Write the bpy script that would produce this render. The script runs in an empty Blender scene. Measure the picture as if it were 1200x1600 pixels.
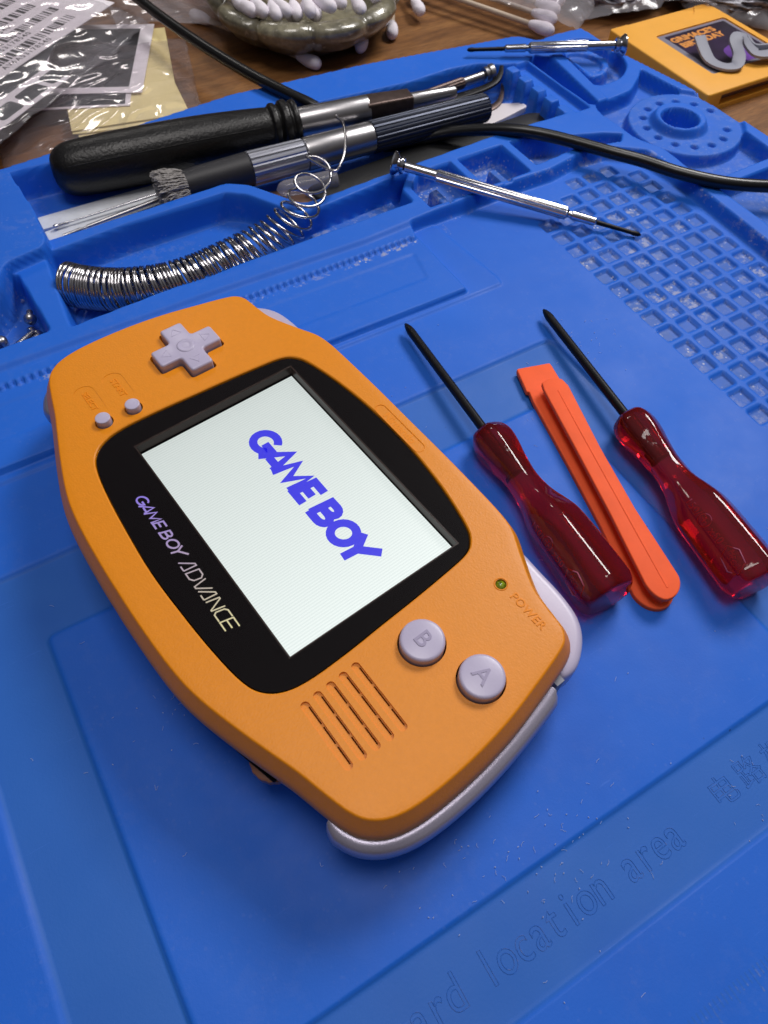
import bpy, math, random
import numpy as np
from mathutils import Vector, Matrix
SC = bpy.context.scene
COL = SC.collection
R = math.radians
MM = 0.001
# ------------------------------------------------------------------ camera
cam_d = bpy.data.cameras.new('camera'); cam = bpy.data.objects.new('camera', cam_d); COL.objects.link(cam)
SC.camera = cam
# rows: camera right, down, forward in the mat frame
_r = Vector((0.85960695, -0.51051407, 0.02124311)); _d = Vector((-0.41799848, -0.72652263, -0.54538256)); _f = Vector((0.29385907, 0.45993506, -0.83791801))
m = Matrix(((_r.x, -_d.x, -_f.x, 0), (_r.y, -_d.y, -_f.y, 0), (_r.z, -_d.z, -_f.z, 0), (0, 0, 0, 1)))
cam.matrix_world = Matrix.Translation(Vector((-30.921, -86.555, 154.788)) * MM) @ m
cam_d.sensor_fit = 'HORIZONTAL'; cam_d.sensor_width = 36; cam_d.lens = 36 * 1141.738 / 1200
cam_d.clip_start = 0.005; cam_d.clip_end = 20
cam_d.dof.use_dof = True; cam_d.dof.focus_distance = 0.172; cam_d.dof.aperture_fstop = 52
# ------------------------------------------------------------------ world and lamps
w = bpy.data.worlds.new('World'); SC.world = w; w.use_nodes = True
nt = w.node_tree; nt.nodes.clear()
wo = nt.nodes.new('ShaderNodeOutputWorld'); bg = nt.nodes.new('ShaderNodeBackground')
tc = nt.nodes.new('ShaderNodeTexCoord'); sp = nt.nodes.new('ShaderNodeSeparateXYZ'); cr = nt.nodes.new('ShaderNodeValToRGB')
nt.links.new(tc.outputs['Generated'], sp.inputs[0]); nt.links.new(sp.outputs['Z'], cr.inputs[0])
cr.color_ramp.elements[0].position = 0.0; cr.color_ramp.elements[0].color = (0.045, 0.035, 0.03, 1)
cr.color_ramp.elements[1].position = 1.0; cr.color_ramp.elements[1].color = (0.50, 0.50, 0.54, 1)
e = cr.color_ramp.elements.new(0.35); e.color = (0.13, 0.115, 0.11, 1)
nt.links.new(cr.outputs[0], bg.inputs[0]); nt.links.new(bg.outputs[0], wo.inputs[0]); bg.inputs[1].default_value = 0.44


def area_light(name, loc, target, sx, sy, power, color):
    l = bpy.data.lights.new(name, 'AREA'); l.shape = 'RECTANGLE'; l.size = sx * MM; l.size_y = sy * MM; l.energy = power; l.color = color
    o = bpy.data.objects.new(name, l); COL.objects.link(o); o.location = Vector(loc) * MM
    d = (Vector(target) - Vector(loc)).normalized(); o.rotation_euler = d.to_track_quat('-Z', 'Y').to_euler(); return o


area_light('ceiling_light', (20, 30, 950), (20, 20, 0), 360, 320, 2.7, (1.0, 0.95, 0.92))
area_light('side_lamp', (560, 230, 640), (60, 30, 0), 300, 240, 4.5, (1.0, 0.97, 0.95))
area_light('added_back_light', (250, 1650, 1250), (60, 100, 0), 300, 220, 1.8, (1.0, 0.95, 0.9))  # added light behind the scene to raise highlights on films, metals and dish
SC.view_settings.view_transform = 'Standard'; SC.view_settings.look = 'None'; SC.view_settings.gamma = 1; SC.view_settings.use_curve_mapping = False
SC.view_settings.exposure = 0.0
SC.render.engine = 'CYCLES'
SC.cycles.max_bounces = 12; SC.cycles.transmission_bounces = 10; SC.cycles.transparent_max_bounces = 24
SC.cycles.caustics_refractive = True

# ------------------------------------------------------------------ materials


def s2l(c):
    return tuple((x / 255 / 12.92 if x / 255 <= 0.04045 else ((x / 255 + 0.055) / 1.055) ** 2.4) for x in c) + (1,)


class NT:
    def __init__(s, name):
        s.m = bpy.data.materials.new(name); s.m.use_nodes = True; s.t = s.m.node_tree
        s.b = s.t.nodes['Principled BSDF']; s.out = s.t.nodes['Material Output']

    def n(s, typ, **kw):
        o = s.t.nodes.new(typ)
        for k, v in kw.items(): setattr(o, k, v)
        return o

    def l(s, a, b): s.t.links.new(a, b)

    def coord(s):
        return s.n('ShaderNodeTexCoord').outputs['Object']

    def noise(s, scale, detail=3, rough=0.5, vec=None, stretch=None):
        n = s.n('ShaderNodeTexNoise'); n.inputs['Scale'].default_value = scale; n.inputs['Detail'].default_value = detail; n.inputs['Roughness'].default_value = rough
        v = vec or s.coord()
        if stretch:
            mp = s.n('ShaderNodeMapping'); mp.inputs['Scale'].default_value = stretch; s.l(v, mp.inputs[0]); v = mp.outputs[0]
        s.l(v, n.inputs['Vector']); return n.outputs['Fac']

    def ramp(s, fac, stops):
        r = s.n('ShaderNodeValToRGB'); s.l(fac, r.inputs[0]); el = r.color_ramp.elements
        while len(el) < len(stops): el.new(0.5)
        for e_, (p, c) in zip(el, stops):
            e_.position = p; e_.color = c if len(c) == 4 else (*c, 1)
        return r.outputs[0]

    def mix(s, fac, a, b, blend='MIX'):
        x = s.n('ShaderNodeMix', data_type='RGBA', blend_type=blend)
        for i, v in ((0, fac), (6, a), (7, b)):
            if hasattr(v, 'is_output'): s.l(v, x.inputs[i])
            else: x.inputs[i].default_value = v if i == 0 else (v if len(v) == 4 else (*v, 1))
        return x.outputs[2]

    def bump(s, h, strength, dist, normal=None):
        b = s.n('ShaderNodeBump'); b.inputs['Strength'].default_value = strength; b.inputs['Distance'].default_value = dist
        s.l(h, b.inputs['Height'])
        if normal: s.l(normal, b.inputs['Normal'])
        s.l(b.outputs[0], s.b.inputs['Normal']); return b.outputs[0]


def mat(name, col, rough=0.5, metal=0.0, spec=0.5, bump=None, vary=None, coat=0, rvar=None):
    """bump=(scale, distance mm, detail); vary=(scale, amount)"""
    x = NT(name); b = x.b
    b.inputs['Base Color'].default_value = s2l(col); b.inputs['Roughness'].default_value = rough; b.inputs['Metallic'].default_value = metal
    b.inputs['Specular IOR Level'].default_value = spec; b.inputs['Coat Weight'].default_value = coat
    if vary:
        f = x.noise(vary[0], 4, 0.6); c = s2l(col)
        x.l(x.ramp(f, [(0.3, tuple(v * (1 - vary[1]) for v in c[:3])), (0.7, tuple(min(1, v * (1 + vary[1])) for v in c[:3]))]), b.inputs['Base Color'])
    if bump: x.bump(x.noise(bump[0], bump[2] if len(bump) > 2 else 2), 1.0, bump[1] * MM)
    if rvar:
        mr = x.n('ShaderNodeMapRange'); x.l(x.noise(rvar[0], 4), mr.inputs[0]); mr.inputs[3].default_value = rough - rvar[1]; mr.inputs[4].default_value = rough + rvar[1]
        x.l(mr.outputs[0], b.inputs['Roughness'])
    return x.m


M = {}
M['orange'] = mat('orange_plastic', (227, 137, 2), 0.43, spec=0.42, bump=(2400, 0.045, 2), vary=(900, 0.03), rvar=(70, 0.06))
M['orange_in'] = mat('orange_plastic_groove', (234, 138, 8), 0.5, spec=0.3, vary=(900, 0.03))
M['lav'] = mat('lavender_plastic', (184, 177, 204), 0.30, spec=0.5, bump=(1500, 0.008), vary=(2000, 0.02))
M['lavdk'] = mat('shaded_lavender_letter', (158, 150, 180), 0.3)  # darker copy of the lavender plastic; letter shading put into the colour
M['lavpearl'] = mat('pearl_lavender_shell', (166, 161, 180), 0.28, metal=0.5, bump=(3500, 0.02), vary=(3000, 0.08))
M['black'] = mat('black_lens_print', (9, 5, 7), 0.5, spec=0.05)
M['bezel'] = mat('brown_bezel_edge', (40, 24, 18), 0.35, spec=0.3)
M['dark'] = mat('dark_gap', (12, 9, 8), 0.8, spec=0.1)
M['copper'] = mat('tan_plastic_dial', (150, 96, 72), 0.4)
M['shaft'] = mat('black_oxide_steel', (22, 22, 25), 0.42, metal=0.6, bump=(1800, 0.01))
M['prybar'] = mat('coral_plastic', (246, 98, 50), 0.6, spec=0.25, bump=(1200, 0.03, 3), vary=(180, 0.05))
M['rubber'] = mat('black_soft_rubber', (10, 9, 10), 0.36, bump=(1100, 0.16, 3), spec=0.45, rvar=(150, 0.10))
M['cable'] = mat('black_cable_jacket', (9, 9, 11), 0.30, bump=(900, 0.02))
M['chrome'] = mat('chromed_steel', (200, 200, 205), 0.13, metal=1.0, rvar=(700, 0.08), vary=(500, 0.12))
M['brushed'] = mat('brushed_steel', (172, 170, 172), 0.3, metal=1.0, rvar=(300, 0.03), vary=(400, 0.05))
M['steel_dark'] = mat('dark_worn_steel', (92, 78, 74), 0.42, metal=0.8, vary=(350, 0.25), bump=(900, 0.03))
M['wire'] = mat('spring_wire', (185, 183, 186), 0.16, metal=1.0, vary=(600, 0.15))
M['gunmetal'] = mat('grey_anodised_knurl', (58, 62, 74), 0.36, metal=0.75, vary=(500, 0.1))
M['silverknurl'] = mat('silver_grooved_collar', (170, 172, 182), 0.3, metal=0.9)
M['darkplastic'] = mat('dark_grey_plastic', (30, 30, 36), 0.48, bump=(1500, 0.03))
M['blackflat'] = mat('black_spudger_plastic', (13, 13, 15), 0.5, bump=(900, 0.04, 3))
M['bristle'] = mat('grey_fibre', (150, 146, 144), 0.5, vary=(1500, 0.4))
M['white'] = mat('white_plastic', (214, 208, 212), 0.4)
M['offwhite'] = mat('white_card_strip', (205, 208, 212), 0.7, vary=(200, 0.08))
M['tan'] = mat('brown_card', (128, 96, 76), 0.75, vary=(250, 0.15))
M['cream'] = mat('cream_card', (238, 222, 160), 0.7, vary=(60, 0.08))
M['paper'] = mat('white_paper', (238, 232, 238), 0.7, vary=(40, 0.05))
M['print'] = mat('dark_printed_area', (34, 36, 42), 0.5, vary=(90, 0.3))
M['keyprint'] = mat('dark_keypad_print', (48, 52, 58), 0.5, vary=(150, 0.3))
M['ink'] = mat('black_label_ink', (28, 26, 30), 0.6)
M['cotton'] = mat('white_cotton', (232, 226, 234), 0.9, bump=(1500, 0.12, 5), spec=0.1)
M['stick'] = mat('paper_swab_stick', (196, 178, 158), 0.65, vary=(200, 0.06))
M['cart'] = mat('yellow_cartridge_plastic', (230, 164, 56), 0.5, bump=(1800, 0.05, 3), vary=(80, 0.04))
M['greyp'] = mat('grey_moulded_plastic', (140, 142, 155), 0.6, bump=(700, 0.03))
M['labeledge'] = mat('silver_label_border', (132, 130, 146), 0.4, metal=0.3)
M['labelpurple'] = mat('dark_purple_label_print', (38, 24, 52), 0.3, vary=(90, 0.5))
M['labelblob'] = mat('violet_label_print', (104, 62, 150), 0.3, vary=(120, 0.2))
M['labelgold'] = mat('orange_label_lettering', (212, 140, 66), 0.4, vary=(500, 0.15))
M['film_grey'] = mat('grey_parts_filling', (150, 150, 158), 0.45, metal=0.1, vary=(260, 0.5), bump=(240, 0.8, 4))
M['etch'] = mat('etched_lettering', (150, 70, 104), 0.5)
M['etchred'] = mat('raised_red_lettering', (196, 62, 66), 0.4)


def ceramic():
    x = NT('glazed_olive_stoneware'); b = x.b
    f = x.noise(95, 6, 0.65); f2 = x.noise(420, 3, 0.6)
    c = x.ramp(f, [(0.3, (0.06, 0.056, 0.04)), (0.5, (0.19, 0.172, 0.115)), (0.68, (0.40, 0.37, 0.25))])
    c = x.mix(x.ramp(f2, [(0.60, (0, 0, 0)), (0.68, (0.7, 0.7, 0.7))]), c, (0.42, 0.40, 0.32))
    x.l(c, b.inputs['Base Color']); b.inputs['Roughness'].default_value = 0.28; b.inputs['Coat Weight'].default_value = 0.8; b.inputs['Coat Roughness'].default_value = 0.07
    x.bump(x.noise(160, 3), 1, 0.5 * MM); return x.m


def wood():
    x = NT('brown_desk_veneer'); b = x.b
    mp = x.n('ShaderNodeMapping'); mp.inputs['Rotation'].default_value = (0, 0, R(-8)); mp.inputs['Scale'].default_value = (1.2, 14, 1); x.l(x.coord(), mp.inputs[0])
    f = x.noise(16, 8, 0.62, vec=mp.outputs[0]); f2 = x.noise(160, 4, 0.6, vec=mp.outputs[0])
    c = x.ramp(f, [(0.25, (0.12, 0.048, 0.014)), (0.5, (0.24, 0.105, 0.032)), (0.75, (0.34, 0.165, 0.055))])
    c = x.mix(x.ramp(f2, [(0.35, (0.55, 0.55, 0.55)), (0.6, (0, 0, 0))]), c, (0.065, 0.028, 0.012))
    x.l(c, b.inputs['Base Color']); b.inputs['Roughness'].default_value = 0.42
    x.bump(f2, 0.35, 0.12 * MM); return x.m


def silicone():
    """matt blue silicone: the frame round the work area is greyer, tray floors and grid pits hold pale dust and flux flakes"""
    x = NT('blue_silicone'); b = x.b
    co = x.coord(); at = x.n('ShaderNodeAttribute', attribute_name='zone'); sx = x.n('ShaderNodeSeparateXYZ'); x.l(at.outputs['Vector'], sx.inputs[0])
    base = x.ramp(x.noise(14, 4, 0.6), [(0.3, (0.008, 0.118, 0.61)), (0.7, (0.012, 0.138, 0.67))])
    band = x.ramp(x.noise(22, 4, 0.6), [(0.3, (0.016, 0.120, 0.50)), (0.7, (0.022, 0.138, 0.54))])
    c = x.mix(sx.outputs['X'], base, band)
    # light film of grime on whatever lies low
    g = x.noise(110, 6, 0.7)
    gm = x.n('ShaderNodeMath', operation='MULTIPLY'); x.l(x.ramp(g, [(0.25, (0.25, 0.25, 0.25)), (0.62, (1, 1, 1))]), gm.inputs[0]); x.l(sx.outputs['Y'], gm.inputs[1])
    c = x.mix(gm.outputs[0], c, (0.055, 0.13, 0.40))
    # bright specks
    vor = x.n('ShaderNodeTexVoronoi'); vor.inputs['Scale'].default_value = 640; x.l(co, vor.inputs['Vector'])
    v1 = x.ramp(vor.outputs['Distance'], [(0.16, (1, 1, 1)), (0.26, (0, 0, 0))])
    sn = x.ramp(x.noise(170, 4, 0.6), [(0.50, (0, 0, 0)), (0.58, (1, 1, 1))])
    mm_ = x.n('ShaderNodeMath', operation='MULTIPLY'); x.l(v1, mm_.inputs[0]); x.l(sn, mm_.inputs[1])
    m2 = x.n('ShaderNodeMath', operation='MULTIPLY'); x.l(mm_.outputs[0], m2.inputs[0]); x.l(sx.outputs['Z'], m2.inputs[1])
    c = x.mix(m2.outputs[0], c, (0.50, 0.52, 0.62))
    # flux flakes: larger translucent whitish crust
    fl = x.ramp(x.noise(330, 5, 0.7), [(0.50, (0, 0, 0)), (0.58, (0.8, 0.8, 0.8))])
    pa = x.ramp(x.noise(70, 2, 0.5), [(0.40, (0, 0, 0)), (0.62, (1, 1, 1))])
    m3 = x.n('ShaderNodeMath', operation='MULTIPLY'); x.l(fl, m3.inputs[0]); x.l(pa, m3.inputs[1])
    m4 = x.n('ShaderNodeMath', operation='MULTIPLY'); x.l(m3.outputs[0], m4.inputs[0]); x.l(sx.outputs['Z'], m4.inputs[1])
    c = x.mix(m4.outputs[0], c, (0.36, 0.38, 0.50))
    # sparse dark dots
    v2 = x.n('ShaderNodeTexVoronoi'); v2.inputs['Scale'].default_value = 55; x.l(co, v2.inputs['Vector'])
    c = x.mix(x.ramp(v2.outputs['Distance'], [(0.014, (0.8, 0.8, 0.8)), (0.022, (0, 0, 0))]), c, (0.01, 0.03, 0.12))
    # handling wear: faint darker smudges and pale fine scratches
    c = x.mix(x.ramp(x.noise(9, 5, 0.65), [(0.52, (0, 0, 0)), (0.75, (0.45, 0.45, 0.45))]), c, (0.006, 0.075, 0.46))
    mp = x.n('ShaderNodeMapping'); mp.inputs['Rotation'].default_value = (0, 0, R(38)); mp.inputs['Scale'].default_value = (1, 26, 1); x.l(co, mp.inputs[0])
    c = x.mix(x.ramp(x.noise(60, 3, 0.6, vec=mp.outputs[0]), [(0.70, (0, 0, 0)), (0.74, (0.35, 0.35, 0.35))]), c, (0.06, 0.20, 0.75))
    x.l(c, b.inputs['Base Color']); b.inputs['Specular IOR Level'].default_value = 0.3
    rr_ = x.n('ShaderNodeMapRange'); x.l(x.noise(30, 4, 0.6), rr_.inputs[0]); rr_.inputs[1].default_value = 0.3; rr_.inputs[2].default_value = 0.7; rr_.inputs[3].default_value = 0.46; rr_.inputs[4].default_value = 0.64; x.l(rr_.outputs[0], b.inputs['Roughness'])
    nrm = x.bump(x.noise(1500, 4, 0.7), 1, 0.035 * MM)
    x.bump(x.noise(45, 3, 0.5), 1, 0.25 * MM, nrm)
    return x.m


def ruby():
    x = NT('clear_ruby_plastic'); b = x.b
    b.inputs['Base Color'].default_value = (0.94, 0.035, 0.05, 1); b.inputs['Roughness'].default_value = 0.05; b.inputs['IOR'].default_value = 1.47
    b.inputs['Transmission Weight'].default_value = 0.93
    va = x.n('ShaderNodeVolumeAbsorption'); va.inputs['Color'].default_value = (0.88, 0.03, 0.05, 1); va.inputs['Density'].default_value = 55
    x.l(va.outputs[0], x.out.inputs['Volume'])
    x.bump(x.noise(420, 2), 1, 0.03 * MM)
    return x.m


def film(name, tint=(1, 1, 1), haze=0.1, bumpd=1.2, sc=60):
    x = NT(name)
    tr = x.n('ShaderNodeBsdfTransparent'); tr.inputs[0].default_value = (*tint, 1)
    gl = x.n('ShaderNodeBsdfGlossy'); gl.inputs['Roughness'].default_value = 0.10; gl.inputs[0].default_value = (1, 1, 1, 1)
    d2 = x.n('ShaderNodeBsdfDiffuse'); d2.inputs[0].default_value = (0.62, 0.60, 0.64, 1)
    bp = x.n('ShaderNodeBump'); bp.inputs['Strength'].default_value = 1; bp.inputs['Distance'].default_value = bumpd * MM
    x.l(x.noise(sc, 3, 0.5, stretch=(1, 1.8, 1)), bp.inputs['Height']); x.l(bp.outputs[0], gl.inputs['Normal'])
    m1 = x.n('ShaderNodeMixShader'); m1.inputs[0].default_value = haze; x.l(tr.outputs[0], m1.inputs[1]); x.l(d2.outputs[0], m1.inputs[2])
    lw = x.n('ShaderNodeLayerWeight'); lw.inputs['Blend'].default_value = 0.22; x.l(bp.outputs[0], lw.inputs['Normal'])
    ml = x.n('ShaderNodeMath', operation='MULTIPLY_ADD'); x.l(lw.outputs['Fresnel'], ml.inputs[0]); ml.inputs[1].default_value = 0.24; ml.inputs[2].default_value = 0.012; ml.use_clamp = True
    m2 = x.n('ShaderNodeMixShader'); x.l(ml.outputs[0], m2.inputs[0]); x.l(m1.outputs[0], m2.inputs[1]); x.l(gl.outputs[0], m2.inputs[2])
    x.l(m2.outputs[0], x.out.inputs['Surface']); return x.m


def pane():
    x = NT('clear_screen_lens'); tr = x.n('ShaderNodeBsdfTransparent'); gl = x.n('ShaderNodeBsdfGlossy'); gl.inputs['Roughness'].default_value = 0.04
    fr = x.n('ShaderNodeFresnel'); fr.inputs[0].default_value = 1.16; m2 = x.n('ShaderNodeMixShader')
    x.l(fr.outputs[0], m2.inputs[0]); x.l(tr.outputs[0], m2.inputs[1]); x.l(gl.outputs[0], m2.inputs[2]); x.l(m2.outputs[0], x.out.inputs['Surface']); return x.m


def lcd():
    x = NT('lit_lcd_panel'); b = x.b; co = x.coord(); s = x.n('ShaderNodeSeparateXYZ'); x.l(co, s.inputs[0])
    wv = x.n('ShaderNodeTexWave', wave_type='BANDS', bands_direction='X'); wv.inputs['Scale'].default_value = 490; wv.inputs['Distortion'].default_value = 0.0; x.l(co, wv.inputs[0])
    c = x.ramp(wv.outputs['Fac'], [(0.0, (0.66, 0.735, 0.71)), (1.0, (0.76, 0.825, 0.80))])
    # emission a little weaker toward one end of the panel
    mr = x.n('ShaderNodeMapRange'); x.l(s.outputs['X'], mr.inputs[0]); mr.inputs[1].default_value = -0.03; mr.inputs[2].default_value = 0.03; mr.inputs[3].default_value = 0.84; mr.inputs[4].default_value = 1.12
    x.l(c, b.inputs['Emission Color']); x.l(mr.outputs[0], b.inputs['Emission Strength'])
    b.inputs['Base Color'].default_value = (0.02, 0.02, 0.02, 1); b.inputs['Roughness'].default_value = 0.4; return x.m


def emis(name, c, s):
    x = NT(name); x.b.inputs['Base Color'].default_value = (0.01, 0.01, 0.02, 1); x.b.inputs['Emission Color'].default_value = s2l(c); x.b.inputs['Emission Strength'].default_value = s; return x.m


def foil_text():
    """holographic silver lettering: violet to pale gold along its length"""
    x = NT('holographic_silver_ink'); s = x.n('ShaderNodeSeparateXYZ'); x.l(x.coord(), s.inputs[0])
    mr = x.n('ShaderNodeMapRange'); x.l(s.outputs['X'], mr.inputs[0]); mr.inputs[1].default_value = -0.019; mr.inputs[2].default_value = 0.02
    c = x.ramp(mr.outputs[0], [(0.0, s2l((150, 132, 236))), (0.45, s2l((178, 160, 196))), (0.75, s2l((196, 186, 172))), (1.0, s2l((226, 220, 168)))])  # sheen of the silver ink painted as a colour gradient along the words
    x.l(c, x.b.inputs['Base Color']); x.b.inputs['Roughness'].default_value = 0.5; x.b.inputs['Metallic'].default_value = 0.2; return x.m


M['silicone'] = silicone(); M['wood'] = wood(); M['ruby'] = ruby(); M['ceramic'] = ceramic()
M['film'] = film('clear_bag_film', (0.98, 0.97, 0.98), 0.05, 0.07, 20); M['film2'] = film('crumpled_bag_film', (0.97, 0.96, 0.97), 0.12, 0.3, 30)
M['clearcap'] = film('frosted_clear_plastic', (0.85, 0.85, 0.88), 0.25, 0.2, 200)
M['pane'] = pane(); M['lcd'] = lcd(); M['lcdtext'] = emis('lit_blue_pixels', (34, 30, 222), 1.0); M['foil'] = foil_text()
M['led'] = mat('dark_green_led_lens', (110, 128, 18), 0.12, vary=(1600, 0.8), coat=1)
M['deboss'] = M['silicone']

# ------------------------------------------------------------------ mesh helpers (all in millimetres)


def tag(o, label=None, cat=None, group=None, kind=None):
    if label: o['label'] = label
    if cat: o['category'] = cat
    if group: o['group'] = group
    if kind: o['kind'] = kind
    return o


def thing(name, label, cat, loc=(0, 0, 0), rotz=0, group=None, matrix=None):
    o = bpy.data.objects.new(name, None); COL.objects.link(o); o.empty_display_size = 0.005
    if matrix is not None: o.matrix_world = matrix
    else: o.location = Vector(loc) * MM; o.rotation_euler = (0, 0, rotz)
    return tag(o, label, cat, group)


def add_mesh(name, V, F, m, parent=None, angle=35, smooth=True):
    me = bpy.data.meshes.new(name); me.from_pydata([tuple(c * MM for c in v) for v in V], [], F); me.validate(); me.update()
    if m: me.materials.append(m)
    return link_mesh(name, me, parent, angle, smooth)


def link_mesh(name, me, parent, angle=35, smooth=True):
    if smooth:
        me.shade_smooth(); me.set_sharp_from_angle(angle=R(angle))
    o = bpy.data.objects.new(name, me); COL.objects.link(o)
    if parent: o.parent = parent
    return o


def merge(*parts):
    V, F = [], []
    for v, f in parts:
        k = len(V); V += [tuple(x) for x in v]; F += [tuple(i + k for i in q) for q in f]
    return V, F


def xf(part, mtx):
    return [tuple(mtx @ Vector(v)) for v in part[0]], part[1]


def tube(P, rad, seg=12, cap=True, up=None):
    P = [Vector(p) for p in P]; n = len(P); rr = rad if hasattr(rad, '__len__') else [rad] * n
    V, F = [], []; T = []
    for i in range(n):
        t = (P[min(i + 1, n - 1)] - P[max(i - 1, 0)]); T.append(t.normalized() if t.length > 1e-9 else Vector((1, 0, 0)))
    a = Vector(up) if up else (Vector((0, 0, 1)) if abs(T[0].z) < 0.9 else Vector((0, 1, 0)))
    N = (a - T[0] * a.dot(T[0])).normalized()
    for i in range(n):
        if i:
            N = (N - T[i] * N.dot(T[i]));
            N = N.normalized() if N.length > 1e-9 else Vector((0, 0, 1))
        B = T[i].cross(N)
        for k in range(seg):
            th = 2 * math.pi * k / seg; V.append(P[i] + (N * math.cos(th) + B * math.sin(th)) * rr[i])
    for i in range(n - 1):
        for k in range(seg):
            F.append((i * seg + k, i * seg + (k + 1) % seg, (i + 1) * seg + (k + 1) % seg, (i + 1) * seg + k))
    if cap:
        F.append(tuple(range(seg))[::-1]); F.append(tuple((n - 1) * seg + k for k in range(seg)))
    return V, F


def lathe(prof, seg=32, shape=None):
    """profile [(x, r)] round local X; shape(theta, x) scales the radius"""
    V, F = [], []
    for x, r in prof:
        for k in range(seg):
            th = 2 * math.pi * k / seg; q = r * (shape(th, x) if shape else 1); V.append((x, math.cos(th) * q, math.sin(th) * q))
    n = len(prof)
    for i in range(n - 1):
        for k in range(seg):
            F.append((i * seg + k, i * seg + (k + 1) % seg, (i + 1) * seg + (k + 1) % seg, (i + 1) * seg + k))
    F.append(tuple(range(seg))[::-1]); F.append(tuple((n - 1) * seg + k for k in range(seg)))
    return V, F


def smoothprof(pts, n=6):
    out = []
    P = [pts[0]] + list(pts) + [pts[-1]]
    for i in range(1, len(P) - 2):
        for k in range(n):
            out.append(cr4(P[i - 1], P[i], P[i + 1], P[i + 2], k / n))
    out.append(tuple(pts[-1])); return out


def cr4(a, b, c, d, t):
    return tuple(0.5 * ((2 * q) + (-p + r) * t + (2 * p - 5 * q + 4 * r - s) * t * t + (-p + 3 * q - 3 * r + s) * t ** 3) for p, q, r, s in zip(a, b, c, d))


def spline_closed(pts, n=8):
    N = len(pts); return [cr4(pts[i - 1], pts[i], pts[(i + 1) % N], pts[(i + 2) % N], k / n) for i in range(N) for k in range(n)]


def offset(poly, d):
    """inset a CCW polygon by d"""
    out = []; N = len(poly)
    for i in range(N):
        a = Vector(poly[i - 1][:2]); b = Vector(poly[i][:2]); c = Vector(poly[(i + 1) % N][:2])
        e1 = (b - a).normalized(); e2 = (c - b).normalized(); n1 = Vector((-e1.y, e1.x)); n2 = Vector((-e2.y, e2.x)); q = n1 + n2
        q = q / max(0.4, q.dot(n1)) if q.length > 1e-6 else n1
        out.append((b.x + q.x * d, b.y + q.y * d))
    return out


def rings(levels, cap0=True, cap1=True):
    """levels: list of rings (lists of 3-d points, same count)"""
    n = len(levels[0]); V = [p for l in levels for p in l]; F = []
    for i in range(len(levels) - 1):
        for k in range(n): F.append((i * n + k, i * n + (k + 1) % n, (i + 1) * n + (k + 1) % n, (i + 1) * n + k))
    if cap0: F.append(tuple(range(n))[::-1])
    if cap1: F.append(tuple((len(levels) - 1) * n + k for k in range(n)))
    return V, F


def slab(poly, z0, z1, bev=0.0, botbev=0.0):
    L = []
    if botbev: L.append([(x, y, z0) for x, y in offset(poly, botbev)]); L.append([(x, y, z0 + botbev) for x, y in poly])
    else: L.append([(x, y, z0) for x, y in poly])
    if bev:
        for a in (0, 30, 60, 90):
            L.append([(x, y, z1 - bev + bev * math.sin(R(a))) for x, y in offset(poly, bev * (1 - math.cos(R(a))))])
    else: L.append([(x, y, z1) for x, y in poly])
    return rings(L)


def rrect(x0, y0, x1, y1, r, n=5):
    out = []
    for cx, cy, a in ((x1 - r, y0 + r, -90), (x1 - r, y1 - r, 0), (x0 + r, y1 - r, 90), (x0 + r, y0 + r, 180)):
        for k in range(n + 1):
            t = R(a + 90 * k / n); out.append((cx + r * math.cos(t), cy + r * math.sin(t)))
    return out


def rpoly(pts, r, n=4):
    """polygon with rounded corners"""
    out = []; N = len(pts)
    for i in range(N):
        a, b, c = Vector(pts[i - 1]), Vector(pts[i]), Vector(pts[(i + 1) % N])
        d = min(r, (a - b).length * 0.45, (c - b).length * 0.45); p = b + (a - b).normalized() * d; q = b + (c - b).normalized() * d
        for k in range(n + 1):
            t = k / n; v = p * (1 - t) ** 2 + b * 2 * t * (1 - t) + q * t * t; out.append((v.x, v.y))
    return out


def circle(cx, cy, r, n=40): return [(cx + r * math.cos(2 * math.pi * k / n), cy + r * math.sin(2 * math.pi * k / n)) for k in range(n)]


def box(x0, x1, y0, y1, z0, z1): return slab([(x0, y0), (x1, y0), (x1, y1), (x0, y1)], z0, z1)


def axis_matrix(p0, p1, roll=0):
    p0 = Vector(p0); d = (Vector(p1) - p0).normalized(); y = Vector((0, 0, 1)).cross(d).normalized(); z = d.cross(y)
    m_ = Matrix(((d.x, y.x, z.x, 0), (d.y, y.y, z.y, 0), (d.z, y.z, z.z, 0), (0, 0, 0, 1)))
    return Matrix.Translation(p0 * MM) @ m_ @ Matrix.Rotation(roll, 4, 'X')


def text_mesh(s, size, extrude=0.0, bold=0.0, shear=0.0, align='CENTER', spacing=1.0, bevel=0.0, fill=True):
    c = bpy.data.curves.new('lettering', 'FONT'); c.body = s; c.size = size * MM; c.extrude = extrude * MM; c.offset = bold * MM; c.shear = shear
    c.align_x = align; c.align_y = 'CENTER'; c.space_character = spacing; c.resolution_u = 4; c.bevel_depth = bevel * MM; c.bevel_resolution = 1
    if not fill: c.fill_mode = 'NONE'
    o = bpy.data.objects.new('lettering', c); COL.objects.link(o); dg = bpy.context.evaluated_depsgraph_get(); dg.update()
    me = bpy.data.meshes.new_from_object(o.evaluated_get(dg)); bpy.data.objects.remove(o); bpy.data.curves.remove(c); me.materials.clear(); return me


def put_text(name, s, size, m, parent, mtx, angle=30, stretch=(1, 1), **kw):
    me = text_mesh(s, size, **kw)
    me.transform(Matrix.Translation(mtx.translation * MM) @ mtx.to_3x3().to_4x4() @ Matrix.Diagonal((stretch[0], stretch[1], 1, 1)))
    me.materials.append(m); return link_mesh(name, me, parent, angle, True)


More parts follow.
